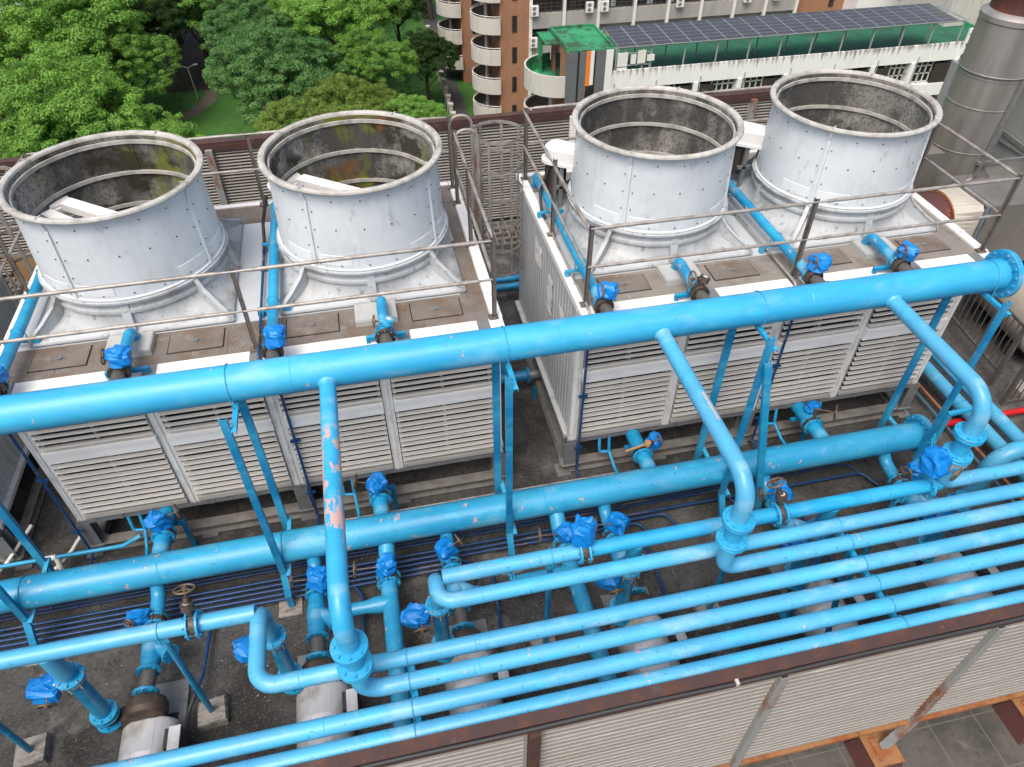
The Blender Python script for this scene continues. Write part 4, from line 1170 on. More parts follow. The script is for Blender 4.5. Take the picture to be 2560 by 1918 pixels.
def cross_pipe(lab, segs, legs, valve=None, tees=(), endflange=None):
    t = thing('crossover_pipe', (segs[0][0], 3.906, PZ), lab, 'pipe', 'crossover pipes behind the rack')
    for x0, x1 in segs:
        b = MB(); b.tube([(x0, 3.906, PZ), (x1, 3.906, PZ)], PR + .002, 28)
        for xx in tees: 
            if x0 < xx < x1: b.tube([(xx, 3.906, PZ - .04), (xx, 3.925, 1.5)], .08, 24)
        b.build('pipe', 'blue_rack' if x0 < 1.6 else 'blue', t)
    if valve is not None:
        for dx in (-.045, .045):
            b = MB(); b.flange((valve + dx, 3.906, PZ), (1, 0, 0), .135, .022, 8, True, .010); b.build('flange', 'blue', t)
    if endflange is not None:
        b = MB(); b.flange((endflange, 3.906, PZ), (1, 0, 0), .14, .03, 8, True, .011); b.build('flange', 'blue', t)
    return t
def pipe_leg(x, y, z1, lab, pad=True, foot=None):
    t = thing('pipe_support', (x, y, 0), lab, 'support leg', 'round legs under the crossover pipes')
    fx, fy = foot or (x, y)
    b = MB(); b.tube([(x, y, z1), (fx, fy, .1)], .032, 14); b.build('tube', 'blue_steel', t)
    b = MB(); b.bx(x - .06, x + .06, y - .05, y + .05, z1, z1 + .008); b.bx(x - .06, x + .06, y - .05, y - .045, z1 - .06, z1); b.build('saddle', 'blue', t)
    b = MB(); ubolt(b, (x, 3.906, PZ), PR); b.build('u_bolt', 'blue', t)
    rnd = random.Random(int(x * 100)); b = MB()
    rows = []
    for z, s in ((0, .165), (.08, .16), (.12, .15)):
        rows.append([(fx + s * math.cos(a) * 1.3 + rnd.uniform(-.012, .012), fy + s * math.sin(a) * 1.3 + rnd.uniform(-.012, .012), z) for a in (PI / 4 + k * PI / 2 + .1 for k in range(4))])
    b.grid(rows, sm=False); b.face(rows[-1]); b.build('concrete_block', 'concrete', t)
ct = cross_pipe('left crossover pipe with an upright handwheel valve, ending at the wide U bend', [(-7, -2.20), (-2.10, -1.60)], [], -2.15, (-3.45,))
gear_valve(ct, (-2.15, 3.906, PZ), (1, 0, 0), .085, (-.05, .35, .9), (.05, .5, .85), .088, None, None, 21, 'cast', .17, True, .13)
ct = cross_pipe('middle crossover pipe with its valve under a bright blue pointed cover', [(.16, 1.54), (1.63, 3.66)], [], 1.585, (2.15,))
gear_valve(ct, (1.585, 3.906, PZ), (1, 0, 0), .085, (0, .2, .95), (0, 1, .3), .06, (0.139, 0.139, 0.185), (.0, .06, .21), 22, 'cast', .12)
ct = cross_pipe('right crossover pipe between the bare gear valve and a flanged end', [(3.76, 5.60)], [], 3.71, (4.35,), 5.46)
gear_valve(ct, (3.71, 3.906, PZ), (1, 0, 0), .085, (0, .2, .95), (-.35, .5, .8), .085, None, None, 23, 'cast', .17)
pipe_leg(-2.46, 3.906, 1.862, 'round blue leg under the left crossover pipe, in view down to its block', foot=(-2.50, 3.955))
pipe_leg(-4.35, 3.906, 1.862, 'round blue leg at the bottom left corner, standing on a mottled block', foot=(-4.33, 3.93))
pipe_leg(1.25, 3.906, 1.862, 'round blue leg under the middle crossover pipe, nearest the pointed cover')
pipe_leg(3.30, 3.906, 1.862, 'round blue leg just right of the middle branch pipe elbow', foot=(3.31, 3.93))
pipe_leg(5.15, 3.906, 1.862, 'round blue leg under the right crossover pipe near its flanged end')

for x, ya, yb, lab in ((4.24, 3.75, 2.42, 'blue slotted rack frame under the six pipes on the right'), (-.27, 3.28, 2.42, 'blue slotted rack frame under the pipes left of centre'), (-6.2, 2.9, 2.42, 'blue slotted rack frame beyond the left edge')):
    t = thing('pipe_rack', (x, ya, 0), lab, 'support frame', 'slotted frames under the rack pipes')
    z = PZ - PR - .024
    b = MB(); channel(b, (x + .03, ya, z), (x + .03, yb, z), .055, .04)
    for k in range(int((ya - yb) / .08)): b.bx(x + .022, x + .038, ya - .03 - k * .08, ya - .07 - k * .08, z + .021, z + .0225)
    b.build('slotted_beam', 'blue', t)
    for y in (ya - .06, yb + .07):
        b = MB(); channel(b, (x + .03, y, 0), (x + .03, y, z - .022), .06, .045); b.bx(x - .08, x + .14, y - .1, y + .1, 0, .012); b.build('leg', 'blue_steel', t)
    b = MB(); channel(b, (x + .03, ya - .35, z - .025), (x + .03, ya - .75, .02), .05, .04); b.build('brace', 'blue_steel', t)
    for k, y in p6s.items():
        if y < ya:
            b = MB(); ubolt(b, (x, y, PZ), PR, 'x', .0055); b.build('u_bolt', 'blue', t)

# --- outlets under the towers into the lower header
for x, bag, lab, sd in ((-3.08, 1, 'blue outlet pipe under the left end of the left tower, valve covered', 41), (-.42, 1, 'blue outlet pipe under the right half of the left tower, valve covered', 42), (3.14, 2, 'blue outlet pipe with a tan lever valve beneath the right tower', 43), (5.68, 3, 'blue outlet pipe with a big tan handwheel beneath the right tower', 44)):
    t = thing('outlet_pipe', (x, 6.1, .6), lab, 'pipe', 'outlet pipes under the towers')
    b = MB(); b.tube(fillet([(x, LY + .1, .66), (x, 6.52, .62), (x, 6.6, .75)], .14, 6), .10, 28)
    b.build('pipe', 'blue', t)
    for yy in (6.005, 6.10):
        b = MB(); b.flange((x, yy, .64), (0, 1, 0), .142, .03, 12, True, .010); b.build('flange', 'blue', t)
    if bag == 1: gear_valve(t, (x, 6.052, .64), (0, 1, 0), .095, (-.1, .15, .9), (-1 if x > -1 else 1, .3, .1), .09, (0.139, 0.132, 0.145), (-.02, .05, .2), sd, 'cast', .26)
    elif bag == 2:
        gear_valve(t, (x, 6.052, .64), (0, 1, 0), .095, (.5, 0, .85), (1, .1, .1), .05, (0.106, 0.119, 0.119), (.2, .08, .12), sd, 'cast', .1)
        b = MB(); b.beam((x + .08, 6.03, .86), (x - .26, 6.02, .78), .03, .015); b.cyl((x + .05, 6.03, .82), (x + .05, 6.03, .88), .045, 12); b.build('lever', 'wood', t)
    else: gear_valve(t, (x, 6.052, .64), (0, 1, 0), .095, (.2, .3, .9), (.8, -.55, .1), .11, (0.132, 0.092, 0.092), (.06, .16, .17), sd, 'cast', .25)
    dx = -.34
    b = MB(); b.tube(fillet([(x + dx - .14, 6.45, .66), (x + dx - .14, 6.4, .40), (x + dx, 6.38, .40)], .05, 5), .022, 10); b.build('drain_pipe', 'blue', t); b = MB()
    b.tube(fillet([(x + dx, 6.45, .66), (x + dx, 6.38, .40), (x + dx + .02, 6.15, .30), (x + dx + .06, 5.7, .28), (x + dx + .06, 5.62, .6)], .05, 5), .022, 10)
    b.build('drain_pipe', 'blue', t)
    b = MB(); b.cyl((x + dx + .05, 5.86, .27), (x + dx + .05, 5.92, .29), .035, 10); b.beam((x + dx + .06, 5.92, .335), (x + dx + .08, 5.78, .345), .028, .008); b.build('drain_valve', 'pinkred', t)
    b = MB(); channel(b, (x + .17, 6.3, 0), (x + .17, 6.3, .58), .06, .04); b.bx(x - .15, x + .2, 6.27, 6.33, .50, .53); b.build('pipe_stand', 'blue_steel', t)

# --- suction lines, pumps and risers
pumps = [(-3.09, -3.45, 'bag', 51), (-1.29, -1.57, 'bag', 52), (.335, .09, 'bag', 53), (2.39, 2.15, 'bag', 54), (4.62, 4.35, 'bag', 55), (6.42, 6.15, 'bag', 56)]
where = ['at the lower left, fully in view', 'below the wide U bend', 'below the tight hairpin bend', 'under the rack right of the middle leg', 'under the rack near the right hand frame', 'at the far right under the rack']
ZS = .46
for (xs, xr, vk, sd), wh in zip(pumps, where):
    t = thing('suction_line', (xs, 4.9, ZS), 'blue suction line with strainer ' + wh, 'pipe', 'suction lines to the pumps')
    b = MB(); b.tube(fillet([(xs, LY - .1, .60), (xs, 5.30, .50), (xs, 5.06, ZS), (xs, 4.98, ZS)], .2, 5), .082, 26); b.build('pipe', 'blue_low', t)
    b = MB(); b.flange((xs, 5.005, ZS), (0, 1, 0), .128, .024, 8, True, .010); b.flange((xs, 4.915, ZS), (0, 1, 0), .128, .024, 8, True, .010); b.build('flange', 'blue', t)
    sgn = -1 if sd in (51, 53) else 1
    if sd == 51: gear_valve(t, (xs, 4.96, ZS), (0, 1, 0), .09, (-.75, .1, .6), (-.3, -.7, .2), .05, (0.158, 0.112, 0.099), (-.17, .03, .1), sd, 'cast', .1)
    elif sd == 53: gear_valve(t, (xs, 5.02, ZS), (0, 1, 0), .085, (-.3, .1, .95), (1, .4, .3), .085, (0.132, 0.158, 0.132), (-.04, .1, .13), sd, 'cast', .22)
    elif sd == 56: gear_valve(t, (xs, 4.96, ZS), (0, 1, 0), .085, (.6, .1, .8), (-1, -.3, .2), .095, (0.145, 0.132, 0.119), (.26, .06, .10), sd, 'cast', .16)
    else: gear_valve(t, (xs, 4.96, ZS), (0, 1, 0), .085, (.25, .1, .95), (-1, .1, .05), .085, (0.152, 0.158, 0.139), (.06, .07, .15), sd, 'cast', .3)
    b = MB()
    b.tube([(xs, 4.90, ZS), (xs, 4.80, ZS), (xs, 4.66, ZS), (xs, 4.5, ZS), (xs, 4.38, ZS)], [.085, .10, .115, .105, .088], 26)
    b.tube([(xs, 4.70, ZS), (xs + .20, 4.52, ZS + .03)], [.09, .082], 22)
    b.flange((xs + .215, 4.507, ZS + .032), (.74, -.665, .11), .108, .026, 8, True, .009)
    b.flange((xs, 4.37, ZS), (0, 1, 0), .133, .03, 8, True, .010)
    b.build('strainer', 'blue_bare', t)
    b = MB(); b.tube([(xs, 4.35 - .215 * k / 20, ZS) for k in range(21)], [.080 + (.005 if k % 2 else 0) for k in range(21)], 26); b.build('braided_hose', 'braid', t)
    b = MB(); b.flange((xs, 4.125, ZS), (0, 1, 0), .133, .03, 8, True, .010); b.build('flange', 'blue', t)
    # pump
    t = thing('pump', (xs, 3.6, 0), 'water pump under a silver sheet cover ' + wh, 'pump', 'silver covered pumps')
    b = MB()
    b.lathe([(.09, .16), (.12, .10), (.19, .085), (.215, .04), (.215, -.04), (.18, -.09), (.1, -.12), (.001, -.12)], (xs, 3.99, ZS - .09), (0, 1, 0), 28)
    b.tube([(xs - .08, 4.0, ZS - .09), (xr + .06, 3.97, .30), (xr, 3.95, .34)], [.12, .10, .085], 20)
    b.bolts((xs, 4.06, ZS - .09), (0, 1, 0), .17, 8, .014, .03)
    b.build('volute', 'cast', t)
    b = MB()
    rows = []
    n = 28
    for (y, s) in ((3.90, .0), (3.90, .9), (3.885, .985), (3.86, 1.0), (3.55, 1.0), (3.545, 1.004), (3.54, 1.0), (3.20, 1.0), (3.02, 1.0), (2.98, .97), (2.97, .72)):
        row = []
        for j in range(n + 1):
            a = PI * 1.0 * j / n
            row.append((xs + math.cos(a) * .295 * s, y, .10 + .30 * s * (math.sin(a) ** .8)))
        row = [(xs + .295 * s, y, .06)] + row + [(xs - .295 * s, y, .06)]
        rows.append(row)
    b.grid(rows, closed=False)
    for xx in (-.10, .10): b.beam((xs + xx, 3.87, .387), (xs + xx, 3.0, .387), .006, .006)
    b.build('motor_cover', 'silver', t)
    b = MB(); b.lathe([(.001, 0), (.24, 0)], (xs, 3.0, .22), (0, -1, 0), 24); b.cyl((xs, 3.1, .2), (xs, 3.86, .2), .16, 18); b.build('motor', 'black', t)  # the flat black disc paints the shade in the cover's open end
    b = MB(); b.bx(xs + .235, xs + .40, 3.50, 3.70, .13, .44); bxm = b.build('terminal_box', 'hose', t)
    b = MB(); b.bx(xs + .28, xs + .395, 3.47, 3.71, .441, .452); b.build('lid', 'silver', bxm)
    b = MB(); b.tube(fillet([(xs + .36, 3.70, .25), (xs + .37, 3.95, .18), (xs + .43, 4.12, .22)], .1, 6), .024, 10); b.build('cable', 'hose', t)
    b = MB(); b.bx(xs - .30, xs + .30, 4.05, 4.42, .0, .045); b.bx(xs - .30, xs - .22, 2.9, 4.05, 0, .045); b.bx(xs + .22, xs + .30, 2.9, 4.05, 0, .045); b.bx(xs + .2, xs + .3, 4.3, 4.42, .045, .055); b.build('base_frame', 'galv', t)
    # discharge riser
    t = thing('discharge_riser', (xr, 3.95, .3), 'upright blue discharge riser ' + wh, 'pipe', 'risers from the pumps')
    yr = 3.955
    b = MB(); b.flange((xr, yr, .36), (0, 0, 1), .135, .03, 8, True, .012); b.flange((xr, yr, .50), (0, 0, 1), .135, .026, 8, True, .012); b.flange((xr, yr, .555), (0, 0, 1), .135, .026, 8, True, .012); b.flange((xr, yr, 1.385), (0, 0, 1), .135, .028, 8, True, .012)
    b.build('flange', 'blue', t)
    b = MB(); b.tube([(xr, yr, .37 + .12 * k / 12) for k in range(13)], [.078 + (.005 if k % 2 else 0) for k in range(13)], 24); b.build('braided_hose', 'braid', t)
    b = MB(); b.lathe([(.095, .515), (.12, .52), (.12, .54), (.095, .545)], (xr, yr, 0), (0, 0, 1), 24); b.build('gasket_ring', 'bolt', t)
    b = MB(); b.tube([(xr, yr, .565), (xr, yr, 1.32)], .08, 26); b.build('pipe', 'blue_steel', t)
    b = MB(); b.tube([(xr, yr, 1.40), (xr, yr, 1.52)], .081, 26); b.build('pipe', 'blue', t)
    gear_valve(t, (xr, yr, 1.345), (0, 0, 1), .088, (-.95, -.25, 0), (.0, -1, -.35), .075, (0.172, 0.132, 0.112), (-.24, -.03, -.05), sd + 10, 'cream', .16, True, .12)
    # navy conduit beside the pump
    b = MB(); b.tube(fillet([(xs + .43, 4.12, .22), (xs + .47, 4.4, .12), (xs + .50, 5.0, .10), (xs + .42, 5.16, .10)], .1, 5), .02, 10)
    tag(b.build('conduit', 'navy'), 'dark blue cable conduit lying beside the pump ' + wh, 'conduit', 'floor conduits to the pumps')

# --- long pipes lying across under the rack
t = thing('floor_pipe', (-.44, 4, .4), 'long blue floor pipe with a side branch, passing under the rack left of centre', 'pipe', 'floor pipes from the lower header')
b = MB(); b.tube(fillet([(-.41, LY - .1, .62), (-.42, 5.2, .50), (-.44, 4.9, .42), (-.46, 2.52, .42)], .25, 6), .10, 30)
b.tube([(-.45, 4.66, .42), (-.62, 4.66, .42), (-.72, 4.66, .42), (-1.2, 4.66, .43)], [.10, .10, .075, .075], 26)
b.lathe([(.1, -.01), (.106, 0), (.1, .01)], (-.453, 4.02, .42), (0, 1, 0), 28)
b.build('pipe', 'blue_low', t)
b = MB(); b.flange((-.435, 5.0, .435), (0, 1, -.2), .145, .026, 8, True, .011); b.flange((-.44, 4.91, .42), (0, 1, 0), .145, .026, 8, True, .011); b.build('flange', 'blue', t)
gear_valve(t, (-.44, 4.955, .43), (0, 1, 0), .095, (-.05, .15, .95), (-1, .1, .0), .095, (0.132, 0.158, 0.132), (.0, .08, .16), 71, 'cast', .35)
t = thing('floor_pipe', (1.76, 4, .4), 'long blue floor pipe with a flanged side stub, passing under the rack right of centre', 'pipe', 'floor pipes from the lower header')
b = MB(); b.tube(fillet([(1.75, LY - .1, .62), (1.75, 5.2, .50), (1.76, 4.9, .42), (1.775, 2.52, .42)], .25, 6), .10, 30)
b.tube([(1.76, 4.60, .42), (1.02, 4.60, .42)], .092, 26)
b.lathe([(.1, -.01), (.106, 0), (.1, .01)], (1.77, 3.95, .42), (0, 1, 0), 28)
b.build('pipe', 'blue_low', t)
b = MB(); b.flange((1.755, 5.0, .435), (0, 1, -.2), .145, .026, 8, True, .011); b.flange((1.76, 4.91, .42), (0, 1, 0), .145, .026, 8, True, .011); b.flange((1.03, 4.60, .42), (1, 0, 0), .135, .022, 8, True, .01); b.flange((1.0, 4.60, .42), (1, 0, 0), .135, .022, 8, True, .01); b.build('flange', 'blue', t)
gear_valve(t, (1.76, 4.955, .43), (0, 1, 0), .095, (-.05, .15, .95), (-1, .1, .0), .095, (0.145, 0.145, 0.132), (.04, .07, .17), 72, 'cast', .3)

# --- thin navy pipes lying under the lower header
for k, (y, xe) in enumerate(((5.47, 6.3), (5.395, 3.3), (5.325, 2.9), (5.25, .55), (5.18, .5), (5.66, 6.2), (5.61, 4.2))):
    b = MB(); b.tube(fillet([(-10, y, .10), (xe, y, .10), (xe + .12, y - .25, .09)], .12, 5), .018 if k < 5 else .013, 10)
    for x in range(-9, int(xe), 1): b.lathe([(.018, -.02), (.024, -.018), (.024, .018), (.018, .02)], (x + .3 * k, y, .10), (1, 0, 0), 8)
    tag(b.build('thin_pipe', 'navy'), ['thin navy pipe along the roof, first in front of the lower header axis', 'thin navy pipe along the roof, second of the bundle from the lower header', 'thin navy pipe along the roof, third of the bundle from the lower header', 'thin navy pipe along the roof, fourth of the bundle, ending mid photo', 'thin navy pipe along the roof, outermost of the bundle, nearest the pumps', 'thinnest navy conduit lying directly behind the lower header', 'thinnest navy conduit lying directly under the lower header'][k], 'pipe', 'thin navy pipes along the roof')
b = MB(); b.tube([(-1.0, 6.2, .12), (2.9, 6.2, .12)], .014, 8)
tag(b.build('conduit', 'rail'), 'thin bare conduit on the roof in the gap before the towers', 'conduit')
b = MB(); b.tube(fillet([(-9, 6.26, .30), (-3.7, 6.26, .30), (-3.45, 6.28, .42)], .1, 5), .028, 12); tag(b.build('thin_blue_pipe', 'blue'), 'thin light blue pipe with a white joint, at the left edge under the tower', 'pipe')
b = MB(); b.cyl((-4.62, 6.26, .30), (-4.50, 6.26, .30), .036, 12); b.tube([(-4.5, 6.26, .3), (-4.49, 6.22, .2), (-4.45, 6.1, .12)], .034, 12); tag(b.build('plastic_elbow', 'pvc'), 'white plastic elbow joint on the thin light blue pipe', 'pipe joint')
for dx, lab in ((0, 'white plastic drain pipe by the left tower leg, joined to the thin blue pipe'), (-.75, 'white plastic drain pipe crossing in front of the left edge tower leg')):
    b = MB(); b.tube(fillet([(-4.1 + dx, 6.75, .42), (-4.35 + dx, 6.35, .26), (-4.8 + dx, 5.95, .05)], .1, 5), .024, 10); tag(b.build('drain_pipe', 'pvc'), lab, 'pipe', 'white plastic drain pipes')

# --- the gap between the towers
for y, lab in ((10.90, 'blue pipe crossing the gap between the towers, the farther of two'), (10.66, 'blue pipe crossing the gap between the towers, the nearer of two')):
    b = MB(); b.tube([(.2, y, .30), (3.2, y, .30)], .06, 20); tag(b.build('crossing_pipe', 'blue_steel'), lab, 'pipe', 'blue pipes crossing the gap')
t = thing('equalising_pipe', (1.7, 8.25, .3), 'blue tee pipe joining the two towers with a grey coupling', 'pipe')
b = MB(); b.tube([(1.0, 8.25, .32), (2.06, 8.25, .32)], .085, 24); b.tube(fillet([(1.72, 8.3, .32), (1.72, 8.7, .32), (1.72, 9.3, .3)], .1, 4), .08, 24); b.flange((2.06, 8.25, .32), (1, 0, 0), .13, .03, 8, True, .01); b.build('pipe', 'blue_steel', t)
b = MB(); b.tube([(2.07 + .02 * k, 8.25, .32) for k in range(13)], [.075 + .006 * (k % 2) for k in range(13)], 20); b.build('coupling', 'galv', t)
b = MB(); channel(b, (2.12, 8.05, 0), (2.12, 8.05, .26), .06, .05); b.build('pipe_stand', 'blue_steel', t)

# --- right hand roof edge
for x, z, ye, lab in ((8.37, .30, 4.3, 'thick blue floor pipe running front to back at the right, the inner one'), (8.67, .36, 4.9, 'thick blue floor pipe running front to back at the right, the outer one')):
    t = thing('floor_pipe', (x, 6, z), lab, 'pipe', 'thick blue floor pipes at the right edge')
    b = MB(); b.tube([(x, 9.6, z), (x, ye, z)], .10, 30); b.build('pipe', 'blue_rack', t)
    for yy in (8.3, 6.2):
        b = MB(); ubolt(b, (x, yy, z), .10, 'y'); b.build('u_bolt', 'blue', t)
        b = MB(); channel(b, (x - .18, yy, z - .13), (x + .16, yy, z - .13), .04, .035); b.bx(x - .14, x - .1, yy - .02, yy + .02, 0, z - .15); b.bx(x + .1, x + .14, yy - .02, yy + .02, 0, z - .15); b.build('pipe_bracket', 'blue', t)
b = MB(); b.tube(fillet([(7.28, 4.62, .25), (7.28, 4.60, 1.25), (12, 4.62, 1.25)], .3, 12), .115, 30); tag(b.build('bend_pipe', 'blue_rack'), 'fat blue pipe elbow rising beside the floor pipes at the right edge', 'pipe')
b = MB(); b.tube([(8.22, 9.4, .10), (8.22, 3.0, .10)], .022, 12); tag(b.build('copper_pipe', 'copper'), 'thin copper brown pipe on the roof beside the inner floor pipe', 'pipe')
b = MB(); b.tube([(8.07, 9.4, .09), (8.08, 3.0, .09)], .02, 12); tag(b.build('thin_grey_pipe', 'greyblue'), 'thin grey blue pipe on the roof left of the copper pipe', 'pipe')
b = MB(); b.tube([(7.3, 6.04, .13), (13, 6.02, .13)], .048, 16); tag(b.build('fire_pipe', 'red'), 'bright red pipe on the roof at the right edge', 'pipe')
b = MB(); channel(b, (7.62, 5.75, .02), (7.62, 5.75, .75), .09, .06); channel(b, (7.62, 5.75, .72), (8.25, 5.78, .72), .06, .05)
tag(b.build('slotted_bracket', 'blue'), 'blue slotted angle bracket near the lower header end flange', 'bracket')

def picket_fence(lab, p, q, z0, z1, name='picket_railing'):
    p, q = Vector((*p, 0)), Vector((*q, 0)); l = (q - p).length; d = (q - p) / l
    t = thing(name, tuple(p), lab, 'railing', 'picket railings at the right edge')
    up = Vector((0, 0, 1))
    for z in (z0, z1):
        b = MB(); b.beam(p + up * z, q + up * z, .035, .045); b.build('rail', 'fence', t)
    n = int(l / .125)
    for k in range(1, n):
        c = p + d * (l * k / n)
        b = MB(); b.beam(c + up * (z0 + .023), c + up * (z1 - .023), .014, .014); b.build('picket', 'fence', t)
    for c in (p, q):
        b = MB(); b.beam(c + up * 0, c + up * (z1 + .05), .06, .06); b.build('post', 'fence', t)
picket_fence('grey brown picket railing running back along the right roof edge', (9.45, 6.75), (9.72, 9.0), .30, 1.2)
picket_fence('grey brown picket railing leaving to the right, in front of the cream tank', (9.32, 6.32), (12.4, 6.25), .05, .82)

# --- chimney, ducts, tank and penthouse at the right
t = thing('exhaust_stack', (11.08, 11.0, 0), 'tall stained stainless exhaust stack behind the rightmost fan stack', 'chimney')
sx, sy, sr = 11.08, 11.0, .565
b = MB()
b.tube([(sx, sy, 1.55), (sx, sy, 4.22)], sr, 48)
for z in (2.05, 2.85, 3.35): b.lathe([(sr, -.012), (sr + .008, -.008), (sr + .008, .008), (sr, .012)], (sx, sy, z), (0, 0, 1), 48)
b.build('shaft', 'stainless', t)
b = MB(); b.lathe([(sr + .002, 4.20), (sr + .015, 4.22), (sr + .015, 4.30), (sr - .06, 4.36), (sr - .09, 4.37)], (sx, sy, 0), (0, 0, 1), 48); b.build('collar', 'stainless', t)
b = MB(); b.lathe([(sr - .09, 4.36), (sr - .10, 4.6), (sr - .09, 4.62), (sr - .13, 4.64), (sr - .13, 6.4)], (sx, sy, 0), (0, 0, 1), 48); b.build('upper_shaft', 'rust_red', t)
b = MB()
el = [(sx, sy, 1.56)] + [(sx + .62 - .62 * math.cos(R(a)), sy - .25 * math.sin(R(a)), 1.56 - .62 * math.sin(R(a))) for a in (15, 30, 45, 60, 75, 90)] + [(sx + 1.7, sy - .3, .94)]
b.tube(el, sr, 40); 
for k in range(7):
    p, q = Vector(el[k]), Vector(el[k + 1]); b.lathe([(sr, -.012), (sr + .008, 0), (sr, .012)], p, q - p, 40)
b.build('elbow', 'stainless', t)
b = MB(); b.beam((sx - .05, sy - .62, .5), (sx + .12, sy - .60, 3.42), .05, .05); b.beam((sx - .05, sy - .6, 1.9), (12.3, sy - .6, 1.9), .05, .06); b.beam((12.3, sy - .4, 1.9), (12.3, sy + .9, 2.0), .06, .08); b.torus((sx, sy, 3.42), (0, 0, 1), sr + .02, .014, 32, 6); b.build('stay', 'galv', t)
for (dy, n_, lab) in ((0, 1, 'square sheet metal duct with a rusty round collar, just right of the right tower'), (1.75, 2, 'square sheet metal duct with cream transition, behind the rightmost fan stack')):
    y = 8.52 + dy
    t = thing('air_duct', (9.5, y, 1.5), lab, 'duct', 'ducts right of the towers')
    b = MB(); b.tube([(7.9, y, 2.12), (8.66, y, 2.12)], .43, 36); b.build('round_collar', 'rust_red', t)
    b = MB(); b.flange((8.67, y, 2.12), (1, 0, 0), .475, .02, 24, True, .012); b.build('collar_flange', 'rust_orange', t)
    b = MB(); rows = []
    n = 40
    for k in range(2):
        row = []
        for j in range(n):
            a = 2 * PI * (j + .5) / n; c, s = math.cos(a), math.sin(a)
            if k == 0: row.append((8.69, y + c * .43, 2.12 + s * .43))
            else:
                rs = 1 / max(abs(c), abs(s)); row.append((9.14, y + c * rs * .41, 2.08 + s * rs * .44))
        rows.append(row)
    b.grid(rows, sm=False); b.build('transition', 'cream', t)
    b = MB()
    for x in (9.15, 9.21):
        b.bx(x, x + .02, y - .46, y - .405, 1.59, 2.57); b.bx(x, x + .02, y + .405, y + .46, 1.59, 2.57); b.bx(x, x + .02, y - .405, y + .405, 2.52, 2.57); b.bx(x, x + .02, y - .405, y + .405, 1.59, 1.64)
    b.build('duct_flange', 'galv', t)
    b = MB(); b.bx(9.171, 9.209, y - .43, y + .43, 1.62, 2.54); b.build('gasket', 'bag', t)
    b = MB()
    if n_ == 1:
        rows = [[(x, y - .41 - e, z0), (x, y + .41, z0), (x, y + .41, z1), (x, y - .41 - e, z1)] for x, e, z0, z1 in ((9.231, 0, 1.64, 2.515), (9.9, .02, 1.6, 2.50), (11.6, .75, 1.1, 2.44), (13.5, .9, 1.0, 2.40))]
    else:
        rows = [[(x, y - .41, z0), (x, y + .41, z0), (x, y + .41, z1), (x, y - .41, z1)] for x, z0, z1 in ((9.231, 1.64, 2.515), (9.7, 1.64, 2.5))]
    b.grid(rows, sm=False); b.face(rows[-1]); b.build('duct_body', 'duct', t)
    b = MB()
    for x in (9.3, 9.6): b.bx(x - .04, x + .04, y - .36, y - .28, 0, 1.585); b.bx(x - .04, x + .04, y + .28, y + .36, 0, 1.585)
    b.build('stand', 'galv', t)
b = MB(); b.bx(10.0, 10.03, 10.9, 11.9, .6, 2.5); b.bx(9.95, 10.0, 10.9, 11.9, .0, .6); tag(b.build('yellow_panel', 'yellow'), 'yellow sheet metal panel glimpsed left of the exhaust stack', 'panel')
t = thing('penthouse', (16, 11, 0), 'grey rendered penthouse wall in the top right corner behind the exhaust stack', 'building')
b = MB(); b.bx(12.36, 22, 5.5, 11.62, 0, 3.05); b.bx(12.36, 22, 11.62, 13.4, 0, 2.6); b.build('wall', 'wallconc', t)
b = MB(); b.bx(12.25, 22.1, 5.4, 11.72, 3.051, 3.22); b.build('coping', 'clad_grey', t)
b = MB(); b.bx(12.3, 22.1, 5.4, 11.7, 3.221, 3.24); b.build('roof', 'whitewall', t)
b = MB(); b.bx(12.30, 12.358, 6, 11.6, 1.78, 1.9); b.build('ledge', 'wallconc', t)
t = thing('storage_tank', (10.6, 8.2, 0), 'cream horizontal tank lying behind the picket railing at the right edge', 'tank')
b = MB(); b.lathe([(.001, -.12), (.3, -.1), (.52, -.03), (.58, .06), (.58, 1.7), (.52, 1.8), (.3, 1.87), (.001, 1.9)], (10.55, 6.95, .72), (.12, 1, 0), 40); b.build('shell', 'tank', t)
b = MB(); b.bx(10.2, 11.0, 7.3, 7.45, 0, .25); b.build('saddle', 'hose', t); b = MB(); b.bx(10.3, 11.1, 8.2, 8.35, 0, .25); b.build('saddle', 'hose', t)
b = MB(); b.bx(9.62, 9.9, 6.35, 6.6, 0, .16); tag(b.build('rubble_block', 'concrete'), 'pale broken concrete block lying behind the picket railing', 'block')
b = MB(); b.bx(-5.85, -5.25, 11.4, 11.5, 0, 1.6); tag(b.build('board', 'wood'), 'plywood board leaning behind the leftmost fan stack', 'board')

# ---------------------------------------------------------------- the campus beyond
def wallbox(mb, x0, x1, y0, y1, z0, z1): mb.bx(x0, x1, y0, y1, z0, z1)

